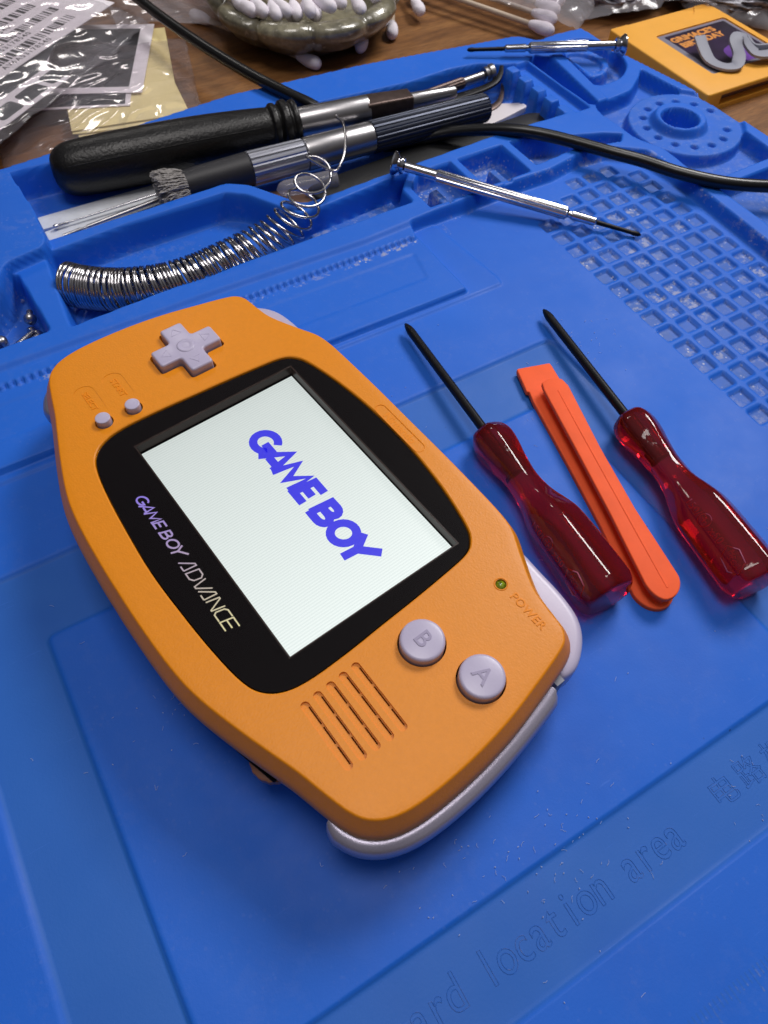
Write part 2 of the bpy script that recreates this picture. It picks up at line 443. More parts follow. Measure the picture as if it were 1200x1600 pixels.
def strokes(lines, width, z, thick=0.02):
    """flat lettering from poly-lines; each stroke a mitred strip, all a hair apart in height"""
    parts = []
    for j, ln in enumerate(lines):
        wd = width; P = [Vector(p) for p in ln]; n = len(P); L_, R_ = [], []
        closed = (P[0] - P[-1]).length < 1e-6
        if closed: P = P[:-1]; n -= 1
        for i in range(n):
            a = P[i - 1] if (i or closed) else None; c = P[(i + 1) % n] if (i < n - 1 or closed) else None
            e1 = (P[i] - a).normalized() if a is not None else (c - P[i]).normalized(); e2 = (c - P[i]).normalized() if c is not None else e1
            nn = Vector((-e1.y, e1.x)) + Vector((-e2.y, e2.x)); nn /= max(0.5, nn.dot(Vector((-e1.y, e1.x))))
            L_.append(P[i] + nn * wd / 2); R_.append(P[i] - nn * wd / 2)
        zz = z + j * 0.004
        V = [(p.x, p.y, zz) for p in L_] + [(p.x, p.y, zz) for p in R_]; F = []
        for i in range(n if closed else n - 1):
            k = (i + 1) % n; F.append((i, n + i, n + k, k))
        parts.append((V, F))
    return merge(*parts)


def boolean(a, cutters, op='DIFFERENCE'):
    for c in cutters:
        md = a.modifiers.new('b', 'BOOLEAN'); md.operation = op; md.object = c; md.solver = 'EXACT'
    dg = bpy.context.evaluated_depsgraph_get(); dg.update()
    me = bpy.data.meshes.new_from_object(a.evaluated_get(dg)); a.modifiers.clear(); old = a.data; a.data = me; bpy.data.meshes.remove(old)
    for c in cutters:
        d = c.data; bpy.data.objects.remove(c); bpy.data.meshes.remove(d)
    return a

def flatbar(P, w0, w1, h0, h1):
    n = len(P); L = []
    for i, p in enumerate(P):
        p = Vector(p); a = Vector(P[max(i - 1, 0)]); b = Vector(P[min(i + 1, n - 1)]); t = (b - a).normalized(); s_v = t.cross(Vector((0, 0, 1))).normalized(); up = s_v.cross(t); f = i / (n - 1); w_ = w0 + (w1 - w0) * f; h_ = h0 + (h1 - h0) * f
        L.append([tuple(p + s_v * (a_ * w_) + up * (b_ * h_)) for a_, b_ in ((-.5, -.35), (-.35, -.5), (.35, -.5), (.5, -.35), (.5, .35), (.35, .5), (-.35, .5), (-.5, .35))])
    return rings(L)




# ------------------------------------------------------------------ the desk and the silicone mat
def sdf(poly, X, Y):
    P = np.array(poly, float); d = np.full(X.shape, 1e9); ins = np.zeros(X.shape, bool); n = len(P)
    for i in range(n):
        a, b = P[i], P[(i + 1) % n]; ex, ey = b - a; wx, wy = X - a[0], Y - a[1]
        t = np.clip((wx * ex + wy * ey) / (ex * ex + ey * ey + 1e-12), 0, 1); d = np.minimum(d, (wx - ex * t) ** 2 + (wy - ey * t) ** 2)
        cond = ((a[1] <= Y) & (b[1] > Y)) | ((b[1] <= Y) & (a[1] > Y))
        if abs(ey) > 1e-12: ins ^= cond & (X < a[0] + (Y - a[1]) * ex / ey)
    return np.where(ins, -1, 1) * np.sqrt(d)


def build_mat():
    xs = np.concatenate([np.arange(-150, -82, 2.0), np.arange(-82, 100, 0.55), np.arange(100, 240, 0.45)])
    ys = np.concatenate([np.arange(-180, -108, 2.0), np.arange(-108, -83, 0.5), np.arange(-83, -35, 1.5), np.arange(-35, 52, 0.6), np.arange(52, 197, 0.45)])
    X, Y = np.meshgrid(xs, ys); H = np.zeros(X.shape); Zb = np.zeros(X.shape); Zg = np.zeros(X.shape); Zs = np.full(X.shape, 0.03)

    def put(poly, z, wd=1.0, grime=None, speck=None, out=False):
        P = np.array(poly); x0, y0 = P.min(0) - 3; x1, y1 = P.max(0) + 3
        i0, i1 = np.searchsorted(ys, (y0, y1)); j0, j1 = np.searchsorted(xs, (x0, x1)); sl = (slice(i0, i1), slice(j0, j1))
        d = sdf(poly, X[sl], Y[sl]); t = np.clip((-d + (wd if out else 0)) / wd, 0, 1); t = t * t * (3 - 2 * t)
        H[sl] = H[sl] * (1 - t) + z * t
        if grime is not None: Zg[sl] = np.where(t > 0.9, grime, Zg[sl] * (1 - t))
        if speck is not None: Zs[sl] = np.where(t > 0.6, speck, Zs[sl])
        return sl, d
    # frame round the work area, a shade greyer and half a millimetre lower
    fo = rpoly([(-78.3, -105), (99.2, -105), (99.2, 27.6), (-78.3, 27.6)], 4); fi = rpoly([(-59.3, -86), (83.7, -86), (83.7, 7.2), (-59.3, 7.2)], 1.5)
    do, di = sdf(fo, X, Y), sdf(fi, X, Y); t = np.clip(np.minimum(-do, di) / 0.6, 0, 1); H -= 0.85 * t; Zb = t.copy(); Zs = np.where(t > 0.5, 0.0, Zs)
    # ledges behind the work area, with the saw-tooth strip
    put(rpoly([(-160, 54), (100.5, 53.6), (101.3, 56.8), (98, 90), (-160, 96)], 2), 0.5, 1.0)
    put(rpoly([(-160, 57.6), (88.3, 55.6), (88.3, 100), (-160, 100)], 1), 2.3, 0.9)
    sl, _ = put(rpoly([(-160, 66.5), (80, 65.5), (83, 79), (-160, 80)], 2), 2.05, 1.2)
    saw = [(x, 84.0 + (-0.9 if k % 2 else 0.9)) for k, x in enumerate(np.arange(-70, 85.5, 1.15))]
    put([(-160, 83.0), (-160, 100)] + [(88.5, 100), (89, 91), (86.8, 84.2)] + saw[::-1], 3.4, 0.5)
    # dark speckled groove at the foot of the saw teeth
    g = (X > -72) & (X < 86) & (Y > 81.9) & (Y < 83.6); Zs[g] = 1.0
    # grid of square pits
    gx = (X - 132.0) / 7.8; gy = (Y - 70.6) / 7.45; kx = np.round(gx); ky = np.round(gy)
    dx = np.abs(gx - kx) * 7.8; dy = np.abs(gy - ky) * 7.45
    q = 0.8; ax = np.maximum(dx - (3.0 - q), 0); ay = np.maximum(dy - (2.9 - q), 0); dc = np.hypot(ax, ay) - q + np.minimum(np.maximum(dx - 2.2, dy - 2.1), 0)
    ok = (kx >= 0) & (kx <= 6) & (ky <= 2) & ~((ky == 1) & (kx < 1)) & ~((ky == 2) & ((kx < 3) | (kx > 5))) & (ky > -14)
    ok &= ~((ky < -7) & (kx > 6))
    t = np.clip(-dc / 0.45, 0, 1); t = t * t * (3 - 2 * t); t = np.where(ok, t, 0); H -= 1.25 * t; Zg = np.maximum(Zg, 0.9 * (t > 0.8)); Zs = np.where(t > 0.8, 0.9, Zs)
    rs = np.random.RandomState(4); cl = rs.rand(40, 40); Zs = np.where(t > 0.8, np.where(cl[(ky.astype(int) % 40), (kx.astype(int) % 40)] < 0.5, 1.0, 0.5), Zs)
    # everything behind and to the right of the work area stands higher: rims at 5 mm
    put([(-160, 89.5), (20, 89.0), (70, 88.0), (100, 89.8), (133, 90.5), (148, 90), (163, 92.5), (175, 91), (184.5, 83.5), (186, 70), (184.6, 36), (183.4, 10), (182.5, -30), (182, -190), (245, -190), (245, 210), (-160, 210)], 4.6, 2.4)
    g = np.abs(sdf([(100, 89.5), (163, 93.0), (176, 91.5), (187, 83.0), (188.2, 70), (184, 0), (100, 0)], X, Y)) < 0.8; g &= (Y > 82) | ((X > 180) & (Y > 10)); Zs[g] = 0.5
    gr = 0.5
    # screw tray, spring tray and the divider between them
    put(rpoly([(-150, 96), (-29.5, 97.5), (-31, 127), (-150, 131)], 2), -5.5, 1.8, gr, 0.3)
    put(rpoly([(-24.5, 96.2), (14, 98), (53, 98.2), (95, 99.0), (95, 106.5), (103, 115.0), (92, 114.3), (66, 111.8), (58, 112), (47.2, 130.2), (41, 135), (6, 134.8), (-21.5, 132.5)], 1.5), -5.5, 2.0, 0.2, 0.12)
    put([(58, 98.3), (94, 99.0), (95, 112.8), (66, 110.5), (59, 110)], -2.8, 1.2, 0.7, 0.8)
    # middle compartments with stub walls
    put(rpoly([(98, 93.5), (118.5, 93.5), (119, 113.2), (105, 113.0), (98, 106)], 1.0), -2.8, 1.3, 0.7, 0.9)
    put(rpoly([(121.5, 93.8), (141, 94), (141.5, 113.0), (121.5, 113.2)], 1.0), -2.8, 1.3, 0.7, 0.9)
    put(rpoly([(144.5, 96), (164, 97.5), (182, 93), (186, 97), (180, 101), (150, 112.5), (144.5, 113)], 1.0), -2.8, 1.3, 0.7, 0.7)
    put([(103.0, 92.5), (107.2, 92.5), (107.2, 103.5), (103.0, 103.5)], 3.4, 0.8)
    put([(128.0, 92.5), (132.2, 92.5), (132.2, 103.5), (128.0, 103.5)], 3.4, 0.8)
    # long tool tray, open on the right up to the notched comb
    put(rpoly([(-60, 179), (-15, 181), (60, 174.5), (113, 169.0), (135, 167.0), (155, 168), (168, 166.2), (176.5, 160.5), (182, 158.8), (183.5, 122), (176, 118.0), (150, 119.0), (104, 117.4), (66, 115.6), (61, 116.5), (50, 134.5), (43.5, 139.2), (-60, 137)], 2), -6, 2.2, 0.35, 0.12)
    for k, y in enumerate((155.2, 146.6, 138.0, 129.6, 121.4)):
        put(rrect(174.6, y - 3.3, 186.6, y + 3.3, 1.6), 4.6, 1.0, 0.0)
    put(rrect(179.5, 117, 187.2, 158, 0.8), 1.8, 1.2)
    put(rpoly([(187.3, 158), (187.8, 119.5), (191.4, 115.8), (197.2, 155), (193, 161)], 1), -5.5, 1.4, 0.2, 0.12)
    put(rpoly([(190.6, 114), (196.2, 113.4), (203.4, 156), (197.0, 157)], 1), 5.2, 0.9)
    # round tray with its raised island
    put(rpoly([(203.8, 160), (199.6, 134), (198.6, 130), (201.5, 127.4), (212.5, 128.0), (222.3, 135.2), (226.0, 146), (224, 160), (214, 165)], 5), -1.0, 1.2, 0.5, 0.3)
    put(rpoly([(204.0, 158), (201.0, 136), (203, 134), (209, 133.6), (215.2, 137.5), (218.6, 143.5), (217, 154), (210, 158)], 4.5), 4.2, 1.2, 0.0)
    put(rpoly([(204.2, 155), (204.2, 137.5), (208.5, 136.6), (212.8, 139.5), (215.2, 144), (214, 151), (209, 155)], 4.0), 2.6, 1.0, 0.4)
    # big right-hand tray: floor, disc with drilled ring of holes, hollow boss
    put(rpoly([(187.5, 113), (190, 118.5), (198.5, 118.5), (209.6, 119.5), (220.5, 126.8), (224.6, 131), (226.5, 118), (229, 104), (230, 92), (228, 58.5), (191.5, 58.0), (192.5, 82), (188, 92)], 2.5), -1.2, 1.4, 0.5, 0.18)
    put(rpoly([(192.5, 54.5), (192, 20), (190, -60), (228, -60), (228, 54.8)], 2), -1.2, 1.4, 0.5, 0.3)
    put(circle(214, 92.5, 22.6, 60), 3.0, 1.2, 0.3, 0.15)
    put(circle(211.5, 93.6, 11.6, 48), 6.3, 2.6, 0.0)
    put(circle(210.2, 92.6, 7.4, 40), -3.0, 1.0, 0.0)
    for k in range(13):
        a = R(8 + 360 / 14.0 * k); put(circle(214 + 15.9 * math.cos(a), 92.5 + 15.9 * math.sin(a), 1.75, 14), 0.6, 1.1)
    # block standing over the left end of the trays
    put(rpoly([(-160, 177), (-21.5, 177), (-18.6, 175.5), (-17.2, 150), (-18.4, 133.6), (-20.4, 129.6), (-32.6, 127.3), (-37, 119.6), (-52, 104), (-160, 100)], 1.6), 8.6, 0.8, 0.0, 0.1)
    # outer edge of the mat
    do = sdf(rpoly([(-149, -179), (231, -179), (234.5, 60), (234.5, 95), (232.5, 112), (226.5, 147), (226, 170.5), (212, 171.5), (202, 170.6), (197.5, 177), (194, 178.6), (135, 187), (122, 188.6), (69, 192.3), (-21, 185), (-149, 185)], 1.5), X, Y)
    t = np.clip((do + 1.0) / 1.0, 0, 1); H = H * (1 - t) - 9.0 * t
    # hand-made unevenness
    H += 0.10 * np.sin(X / 23.0 + 1) * np.sin(Y / 31.0)
    keep = do < 0.6
    ny, nx = X.shape; idx = np.arange(nx * ny).reshape(ny, nx)
    Q = np.stack([idx[:-1, :-1], idx[:-1, 1:], idx[1:, 1:], idx[1:, :-1]], -1).reshape(-1, 4)
    Q = Q[keep.ravel()[Q].any(1)]
    used = np.unique(Q); rm = np.full(nx * ny, -1); rm[used] = np.arange(len(used)); Q = rm[Q]
    V = np.stack([X.ravel(), Y.ravel(), H.ravel()], 1)[used] * MM
    me = bpy.data.meshes.new('mat_surface'); me.vertices.add(len(V)); me.vertices.foreach_set('co', V.ravel().astype(np.float32))
    me.loops.add(Q.size); me.loops.foreach_set('vertex_index', Q.ravel().astype(np.int32)); me.polygons.add(len(Q)); me.polygons.foreach_set('loop_start', np.arange(0, Q.size, 4, dtype=np.int32))
    me.polygons.foreach_set('use_smooth', np.ones(len(Q), bool)); me.update(calc_edges=True)
    at = me.attributes.new('zone', 'FLOAT_VECTOR', 'POINT'); at.data.foreach_set('vector', np.stack([Zb.ravel(), Zg.ravel(), Zs.ravel()], 1)[used].ravel().astype(np.float32))
    me.materials.append(M['silicone'])
    root = thing('repair_mat', 'blue silicone work mat with moulded trays, pitted grid and raised rims, under all the tools', 'mat')
    o = bpy.data.objects.new('mat_surface', me); COL.objects.link(o); o.parent = root
    # moulded lettering in the frame band: outlined letters standing a hair proud
    def zone(me_):
        a_ = me_.attributes.new('zone', 'FLOAT_VECTOR', 'POINT'); a_.data.foreach_set('vector', np.tile([1.0, 0.0, 0.2], len(me_.vertices)).astype(np.float32))
    x = -34.5; i = 0
    for ch in 'Board location area':
        if ch != ' ':
            me2 = text_mesh(ch, 7.4, fill=False, bevel=0.055, align='CENTER'); me2.transform(Matrix.Translation(Vector((x + 3.72 * i + 1.8, -95.6, -0.80)) * MM)); me2.transform(Matrix.Translation(Vector((0, -95.6 * MM, 0))) @ Matrix.Diagonal((1, 1.22, 1, 1)) @ Matrix.Translation(Vector((0, 95.6 * MM, 0))))
            me2.materials.append(M['silicone']); zone(me2); LET.append(me2)
        i += 1
    for i, ch in enumerate('电路板定位区'):
        me2 = text_mesh(ch, 6.2, fill=False, bevel=0.055, align='CENTER'); me2.transform(Matrix.Translation(Vector((49.2 + 7.6 * i, -95.0, -0.80)) * MM)); me2.materials.append(M['silicone']); zone(me2); LET.append(me2)
    for me2 in LET:
        me2.shade_smooth(); oo = bpy.data.objects.new('moulded_letter', me2); COL.objects.link(oo); oo.parent = root
    parts = []
    for k in range(120):
        L_ = 4.0 if k % 10 == 0 else (3.0 if k % 5 == 0 else 2.0)
        parts.append(box(-20 + k, -20 + k + 0.35, -119.5 - L_, -119.5, -0.3, 0.07))
    V_, F_ = merge(*parts); rr = add_mesh('ruler_marks', V_, F_, M['silicone'], root, smooth=False)
    a_ = rr.data.attributes.new('zone', 'FLOAT_VECTOR', 'POINT'); a_.data.foreach_set('vector', np.tile([0.6, 0.0, 0.2], len(rr.data.vertices)).astype(np.float32))
    return root


LET = []
build_mat()
V_, F_ = slab([(-700, -500), (900, -500), (900, 900), (-700, 900)], -30, -8)
desk = add_mesh('desk', V_, F_, M['wood'], smooth=False); tag(desk, 'brown wood-grain desk top under the blue mat', None, None, 'structure')

# ------------------------------------------------------------------ the handheld console (device frame: x right, y up, z out of the screen; z=21 is the panel)
TH = 83.174
con = thing('handheld_console', 'orange handheld game console with lit white screen and lavender buttons', 'game console', (0, 0, 0), R(-TH))
ZD = 21.0
half = [(0, 35.6), (14, 35.6), (28, 35.3), (33.3, 34.9), (37.2, 34.0), (42, 31.6), (47, 29.2), (50.5, 27.9), (54.5, 27.3), (58.8, 26.7), (61.6, 25.2), (63.6, 22.0), (66, 12.5), (67.8, 4), (68.9, -5), (69.2, -14), (68.7, -20.5), (67.3, -25.1), (64.8, -28.4), (61.7, -30.3), (57.3, -31.8), (51, -33.6), (45, -35.7), (38, -38.1), (30, -40.5), (23.4, -41.8), (15, -42.5), (5, -42.8), (0, -42.8)]
full = half[::-1] + [(-x, y) for x, y in half[1:-1]]      # counter-clockwise: up the right side, back down the left
OUT = spline_closed(full, 5)


def lvl(poly, inset, z): return [(x, y, z + ZD) for x, y in (offset(poly, inset) if inset else poly)]


prof = [(0.5, -4.1), (0.08, -3.8), (0.0, -3.3), (0.0, -2.2), (0.12, -1.2), (0.42, -0.4), (0.95, 0.65), (1.55, 1.75), (1.95, 2.5), (2.12, 2.82), (2.3, 2.96), (2.55, 3.0), (4.2, 3.02)]
V_, F_ = rings([lvl(OUT, i, z) for i, z in prof])
front = add_mesh('front_shell', V_, F_, M['orange'], con, smooth=False)
lensh = [(0, -33.1), (12, -32.6), (22, -31.8), (29.5, -30.7), (33.6, -29.1), (36.2, -25.9), (37.3, -20.8), (37.2, -12), (36.6, -3), (36.1, 5), (35.4, 13.5), (34.5, 20.3), (32.4, 23.3), (28.8, 24.9), (20, 26.8), (10, 28.0), (0, 28.4)]
LENS = spline_closed(lensh + [(-x, y) for x, y in lensh[1:-1]][::-1], 5)
cut = []


def cutter(poly, z0, z1):
    V, F = slab(poly, z0 + ZD, z1 + ZD); o = add_mesh('cut', V, F, None, None, smooth=False); o.parent = con; cut.append(o); return o


def chamfer_cutter(poly, z0, zc, z1, c):
    V, F = rings([[(x, y, z + ZD) for x, y in offset(poly, i)] for z, i in ((z0, 0.0), (zc - c, 0.0), (zc - c * 0.35, -c * 0.22), (zc, -c * 0.7), (z1, -c * 0.7 - (z1 - zc) * 1.5))]); o = add_mesh('cut', V, F, None, None, smooth=False); o.parent = con; cut.append(o)


chamfer_cutter(offset(LENS, -0.25), -3.2, 3.02, 3.5, 0.5)


def cross(cx, cy, L_, W_, r=0.8):
    return rpoly([(cx - W_, cy - L_), (cx + W_, cy - L_), (cx + W_, cy - W_), (cx + L_, cy - W_), (cx + L_, cy + W_), (cx + W_, cy + W_), (cx + W_, cy + L_), (cx - W_, cy + L_), (cx - W_, cy + W_), (cx - L_, cy + W_), (cx - L_, cy - W_), (cx - W_, cy - W_)], r)


DP = (-50.3, 3.0)
cutter(cross(*DP, 8.75, 3.45, 0.9), -2, 4)
for (x, y, r) in ((56.8, 4.9, 4.75), (44.6, 0.6, 4.75), (-41.6, -23.4, 2.1), (-41.4, -16.1, 2.1)): cutter(circle(x, y, r, 48), -2, 4)
cutter(circle(44.3, 21.4, 1.15, 24), 2.0, 4)
SL = [(-25.0, 40.6, 55.2), (-22.05, 40.4, 55.3), (-19.1, 40.3, 55.4), (-16.15, 40.2, 55.5), (-13.2, 40.1, 55.6)]
for y, x0, x1 in SL:
    y2 = y + 0.9 * 0 + 1.6
    cutter(rrect(x0 - 0.2, y + 0.1, x1 + 0.1, y + 1.85, 0.85), 2.45, 4)
    cutter(rrect(x0 + 1.0, y + 1.36, x0 + 5.0, y + 1.66, 0.12), -2, 4); cutter(rrect(x0 + 5.6, y + 1.36, x1 - 5.2, y + 1.66, 0.12), -2, 4); cutter(rrect(x1 - 4.6, y + 1.36, x1 - 0.8, y + 1.66, 0.12), -2, 4)
# shallow pills round the START and SELECT words, slightly sunk
for cx, cy in ((-47.6, -16.1), (-47.6, -23.4)): cutter(rrect(cx - 7.0, cy - 2.5, cx + 3.4, cy + 2.5, 2.4), 2.94, 4)
cutter(rrect(-8.2, 28.75, 8.6, 31.45, 1.3), 2.95, 4)
boolean(front, cut); cut = []
front.data.materials.clear(); front.data.materials.append(M['orange']); front.data.shade_smooth(); front.data.set_sharp_from_angle(angle=R(32))
# inner floor closing the openings (dark), seen through the gaps
for q_ in (rrect(-62, -30, -38.5, 14, 2), rrect(38.5, -28, 63, 16, 2)): add_mesh('inner_board', *slab(q_, -1.9 + ZD, -1.2 + ZD), M['dark'], con, smooth=False)
# rear shell
rear_prof = [(0.45, -3.9), (0.35, -4.6), (0.5, -7.5), (1.2, -12.0), (2.0, -15.5), (4.0, -18.4), (7.5, -20.3), (12, -21.0)]
V_, F_ = rings([lvl(OUT, i, z) for i, z in rear_prof]); V_, F_ = V_, [tuple(reversed(f)) for f in F_]
add_mesh('rear_shell', V_, F_, M['lav'], con, 40)


def side_grip(sgn):
    """pearl strip wrapping each end below the front shell"""
    pts = [(58.5, -31.6), (61.7, -30.7), (65.0, -28.8), (67.6, -25.4), (69.2, -20.6), (69.8, -14), (69.6, -6), (68.6, 3), (67.0, 12), (65.7, 17.8)]
    P = [cr4(pts[max(i - 1, 0)], pts[i], pts[i + 1], pts[min(i + 2, len(pts) - 1)], k / 5) for i in range(len(pts) - 1) for k in range(5)] + [pts[-1]]
    n = len(P); L = []
    for i, p in enumerate(P):
        a = Vector(P[max(i - 1, 0)]); b = Vector(P[min(i + 1, n - 1)]); t = (b - a).normalized(); nn = Vector((t.y, -t.x))
        e_ = min(1.0, i / 4.0, (n - 1 - i) / 2.0); e_ = math.sqrt(max(e_, 0.05)); g = 2.4 * e_
        ring = []
        for (o_, z) in ((-1.5, -4.3), (-0.2, -4.15), (0.42, -4.4), (0.72, -5.1), (0.84, -6.6), (0.84, -8.2), (0.66, -10.2), (0.3, -12.2), (-0.3, -13.8), (-1.0, -14.5), (-2.5, -14.6)):
            oo = o_ * g if o_ > 0 else o_
            zc = -9.0; z2 = zc + (z - zc) * (0.8 + 0.2 * e_) if z < -9 else z
            ring.append((sgn * (p[0] + nn.x * oo), p[1] + nn.y * oo, z2 + ZD))
        L.append(ring)
    V, F = rings(L); F = F if sgn > 0 else [tuple(reversed(f)) for f in F]
    add_mesh('end_grip', V, F, M['lavpearl'], con, 50)


side_grip(1); side_grip(-1)


def shoulder(sgn):
    pts = [(33.5, 34.0), (38.5, 34.7), (44.5, 34.5), (51, 34.3), (56.5, 33.4), (60.2, 31.5), (63.0, 28.6), (64.9, 25.3), (65.3, 22.4), (64.4, 20.6), (61.5, 20.5), (56, 23.5), (46, 26), (38, 29.5), (33.5, 31.5)]
    P = spline_closed(pts, 4)
    if sgn < 0: P = [(-x, y) for x, y in P][::-1]
    P = P if sum(a[0] * b[1] - b[0] * a[1] for a, b in zip(P, P[1:] + P[:1])) > 0 else P[::-1]
    L = [lvl(P, i, z) for i, z in ((1.2, -14.5), (0.4, -13.2), (0.0, -11.5), (0.0, -6.6), (0.15, -5.7), (0.5, -5.1), (1.1, -4.85), (1.8, -4.8))]
    V, F = rings(L); add_mesh('shoulder_button', V, F, M['lav'], con, 40)


shoulder(1); shoulder(-1)
V_, F_ = box(61.6, 65.4, 18.9, 20.9, ZD - 12, ZD - 5.1); add_mesh('strap_notch', V_, F_, M['greyp'], con, smooth=False)
# volume wheel peeping from the lower edge
wheel = lathe([(-1.1, 4.6), (-0.9, 5.0), (0.9, 5.0), (1.1, 4.4)], 40, lambda th, x: 0.97 + 0.02 * math.cos(24 * th))
wheel = xf(wheel, Matrix.Translation((42.2, -32.6, ZD - 9.2)) @ Matrix.Rotation(R(90), 4, 'Y'))
add_mesh('volume_wheel', *wheel, M['copper'], con, 30)
V_, F_ = slab(rpoly([(36.8, -38.0), (46.5, -35.4), (46.0, -33.0), (36.5, -35.0)], .5), ZD - 7.8, ZD - 6.4); add_mesh('wheel_slot', V_, F_, M['dark'], con, smooth=False)

# screen lens: black printed plate with a window, lit panel below, clear pane above
V_, F_ = slab(LENS, 0.2 + ZD, 2.55 + ZD); lens = add_mesh('screen_bezel', V_, F_, M['black'], con, smooth=False)
cutter(rrect(-31.15, -20.95, 31.5, 20.75, 0.15), -1, 4); boolean(lens, cut); cut = []
for p_ in lens.data.polygons: pass
lens.data.materials.clear(); lens.data.materials.append(M['black']); lens.data.materials.append(M['bezel'])
for p_ in lens.data.polygons:
    c_ = p_.center / MM
    if abs(p_.normal.z) < 0.5 and abs(c_.x) < 31.8 and abs(c_.y + 0.1) < 21.2: p_.material_index = 1
V_, F_ = merge(*[box(a, b, c, d, 2.552 + ZD, 2.57 + ZD) for a, b, c, d in ((-31.6, -31.15, -21.3, 21.15), (31.5, 31.8, -21.3, 21.15), (-31.15, 31.5, 20.75, 21.1), (-31.15, 31.5, -21.2, -20.95))]); add_mesh('window_edge', V_, F_, M['bezel'], con, smooth=False)
V_, F_ = slab(LENS, 2.62 + ZD, 2.74 + ZD); add_mesh('lens_pane', V_, F_, M['pane'], con, 30)
V_, F_ = box(-36, 36, -27, 26, -2.6 + ZD, -0.25 + ZD); disp = add_mesh('display', V_, F_, M['black'], con, smooth=False)
V_, F_ = box(-30.65, 30.65, -20.45, 20.45, -0.3 + ZD, 0.0 + ZD); add_mesh('lit_panel', V_, F_, M['lcd'], disp, smooth=False)


def arc(cx, cy, rx, ry, a0, a1, n=12): return [(cx + rx * math.cos(R(a0 + (a1 - a0) * k / n)), cy + ry * math.sin(R(a0 + (a1 - a0) * k / n))) for k in range(n + 1)]


# GAME BOY on the lit panel: bold slanted capitals
def sh(pts, x0, k=0.0, s=1.0): return [(x0 + (x + y * k) * s, y * s) for x, y in pts]


def gameboy(k=0.22):
    """letters 7 high on a base line, advance built in"""
    L = []
    L.append((sh(arc(3.3, 3.5, 2.75, 2.75, 40, 335, 18) + [(5.9, 3.1), (3.6, 3.1)], 0, k)))
    L.append(sh([(0.0, 0.0), (3.2, 6.4), (5.2, 0.3)], 5.9, k)); L.append(sh([(1.5, 1.7), (4.7, 1.7)], 5.9, k))
    L.append(sh([(0.5, 0.0), (1.5, 6.2), (4.0, 1.5), (6.0, 6.2), (6.8, 0.2)], 10.8, k))
    L.append(sh([(4.4, 6.25), (0.85, 6.25), (0.85, 0.85), (4.4, 0.85)], 17.6, k)); L.append(sh([(0.85, 3.5), (3.9, 3.5)], 17.6, k))
    L.append(sh([(0.8, 0.8), (0.8, 6.2)] + arc(2.6, 4.95, 1.6, 1.3, 90, -90, 8) + [(0.8, 3.65)], 24.0, k))
    L.append(sh([(0.8, 3.6), (2.9, 3.6)] + arc(3.1, 2.2, 1.8, 1.4, 90, -90, 8) + [(0.2, 0.8)], 24.0, k))
    L.append(sh(arc(3.0, 3.5, 2.55, 2.75, 0, 360, 22), 29.8, k))
    L.append(sh([(0.0, 7.0), (2.6, 3.4), (5.8, 7.2)], 35.0, k)); L.append(sh([(2.6, 3.8), (2.6, -0.2)], 35.0, k))
    return L


gb = gameboy(0.10)
V_, F_ = strokes([[(-20.6 + x * 1.045, 0.6 + y * 0.99) for x, y in l] for l in gb], 1.95, 0.03 + ZD)
add_mesh('start_up_lettering', V_, F_, M['lcdtext'], disp, smooth=False)
# GAME BOY ADVANCE along the lower edge of the bezel
s_ = 0.385
g2 = [[(-19.0 + x * s_ * 1.18, -27.9 + y * s_) for x, y in l] for l in gameboy(0.28)]
adv = []
H_ = 2.7


def al(x0, *ls):
    for l in ls: adv.append([(x0 + x + 0.22 * y, -27.9 + y) for x, y in l])


al(1.0, [(0, 0), (1.5, H_), (2.0, H_), (2.3, 0)], [(1.0, 0.0), (2.3, 0.0)])
al(4.1, [(0, 0), (0, H_), (1.5, H_), (2.2, H_ - .6), (2.2, .6), (1.5, 0), (0, 0)])
al(6.9, [(-0.1, H_), (0.8, 0), (1.3, 0), (2.6, H_)])
al(9.1, [(0, 0), (1.5, H_), (2.0, H_), (2.3, 0)], [(1.0, 0.0), (2.3, 0.0)])
al(12.1, [(0, 0), (0, H_), (0.3, H_), (2.1, 0), (2.3, 0), (2.3, H_)])
al(15.0, [(2.2, H_), (0.5, H_), (0, H_ - .5), (0, .5), (0.5, 0), (2.2, 0)])
al(17.5, [(2.3, H_), (0, H_), (0, 0), (2.2, 0)], [(0, H_ / 2), (2.1, H_ / 2)])
V1, F1 = strokes(g2, 0.42, 2.556 + ZD); V2, F2 = strokes(adv, 0.30, 2.556 + ZD)
o_ = add_mesh('bezel_lettering', *merge((V1, F1), (V2, F2)), M['foil'], con, smooth=False)


def puffed(poly, z0, z1, b, dome=0.0):
    L = [[(x, y, z0 + ZD) for x, y in poly], [(x, y, z1 - b + ZD) for x, y in poly]]
    for a in (22, 45, 67, 90): L.append([(x, y, z1 - b + b * math.sin(R(a)) + ZD) for x, y in offset(poly, b * (1 - math.cos(R(a))))])
    return rings(L)


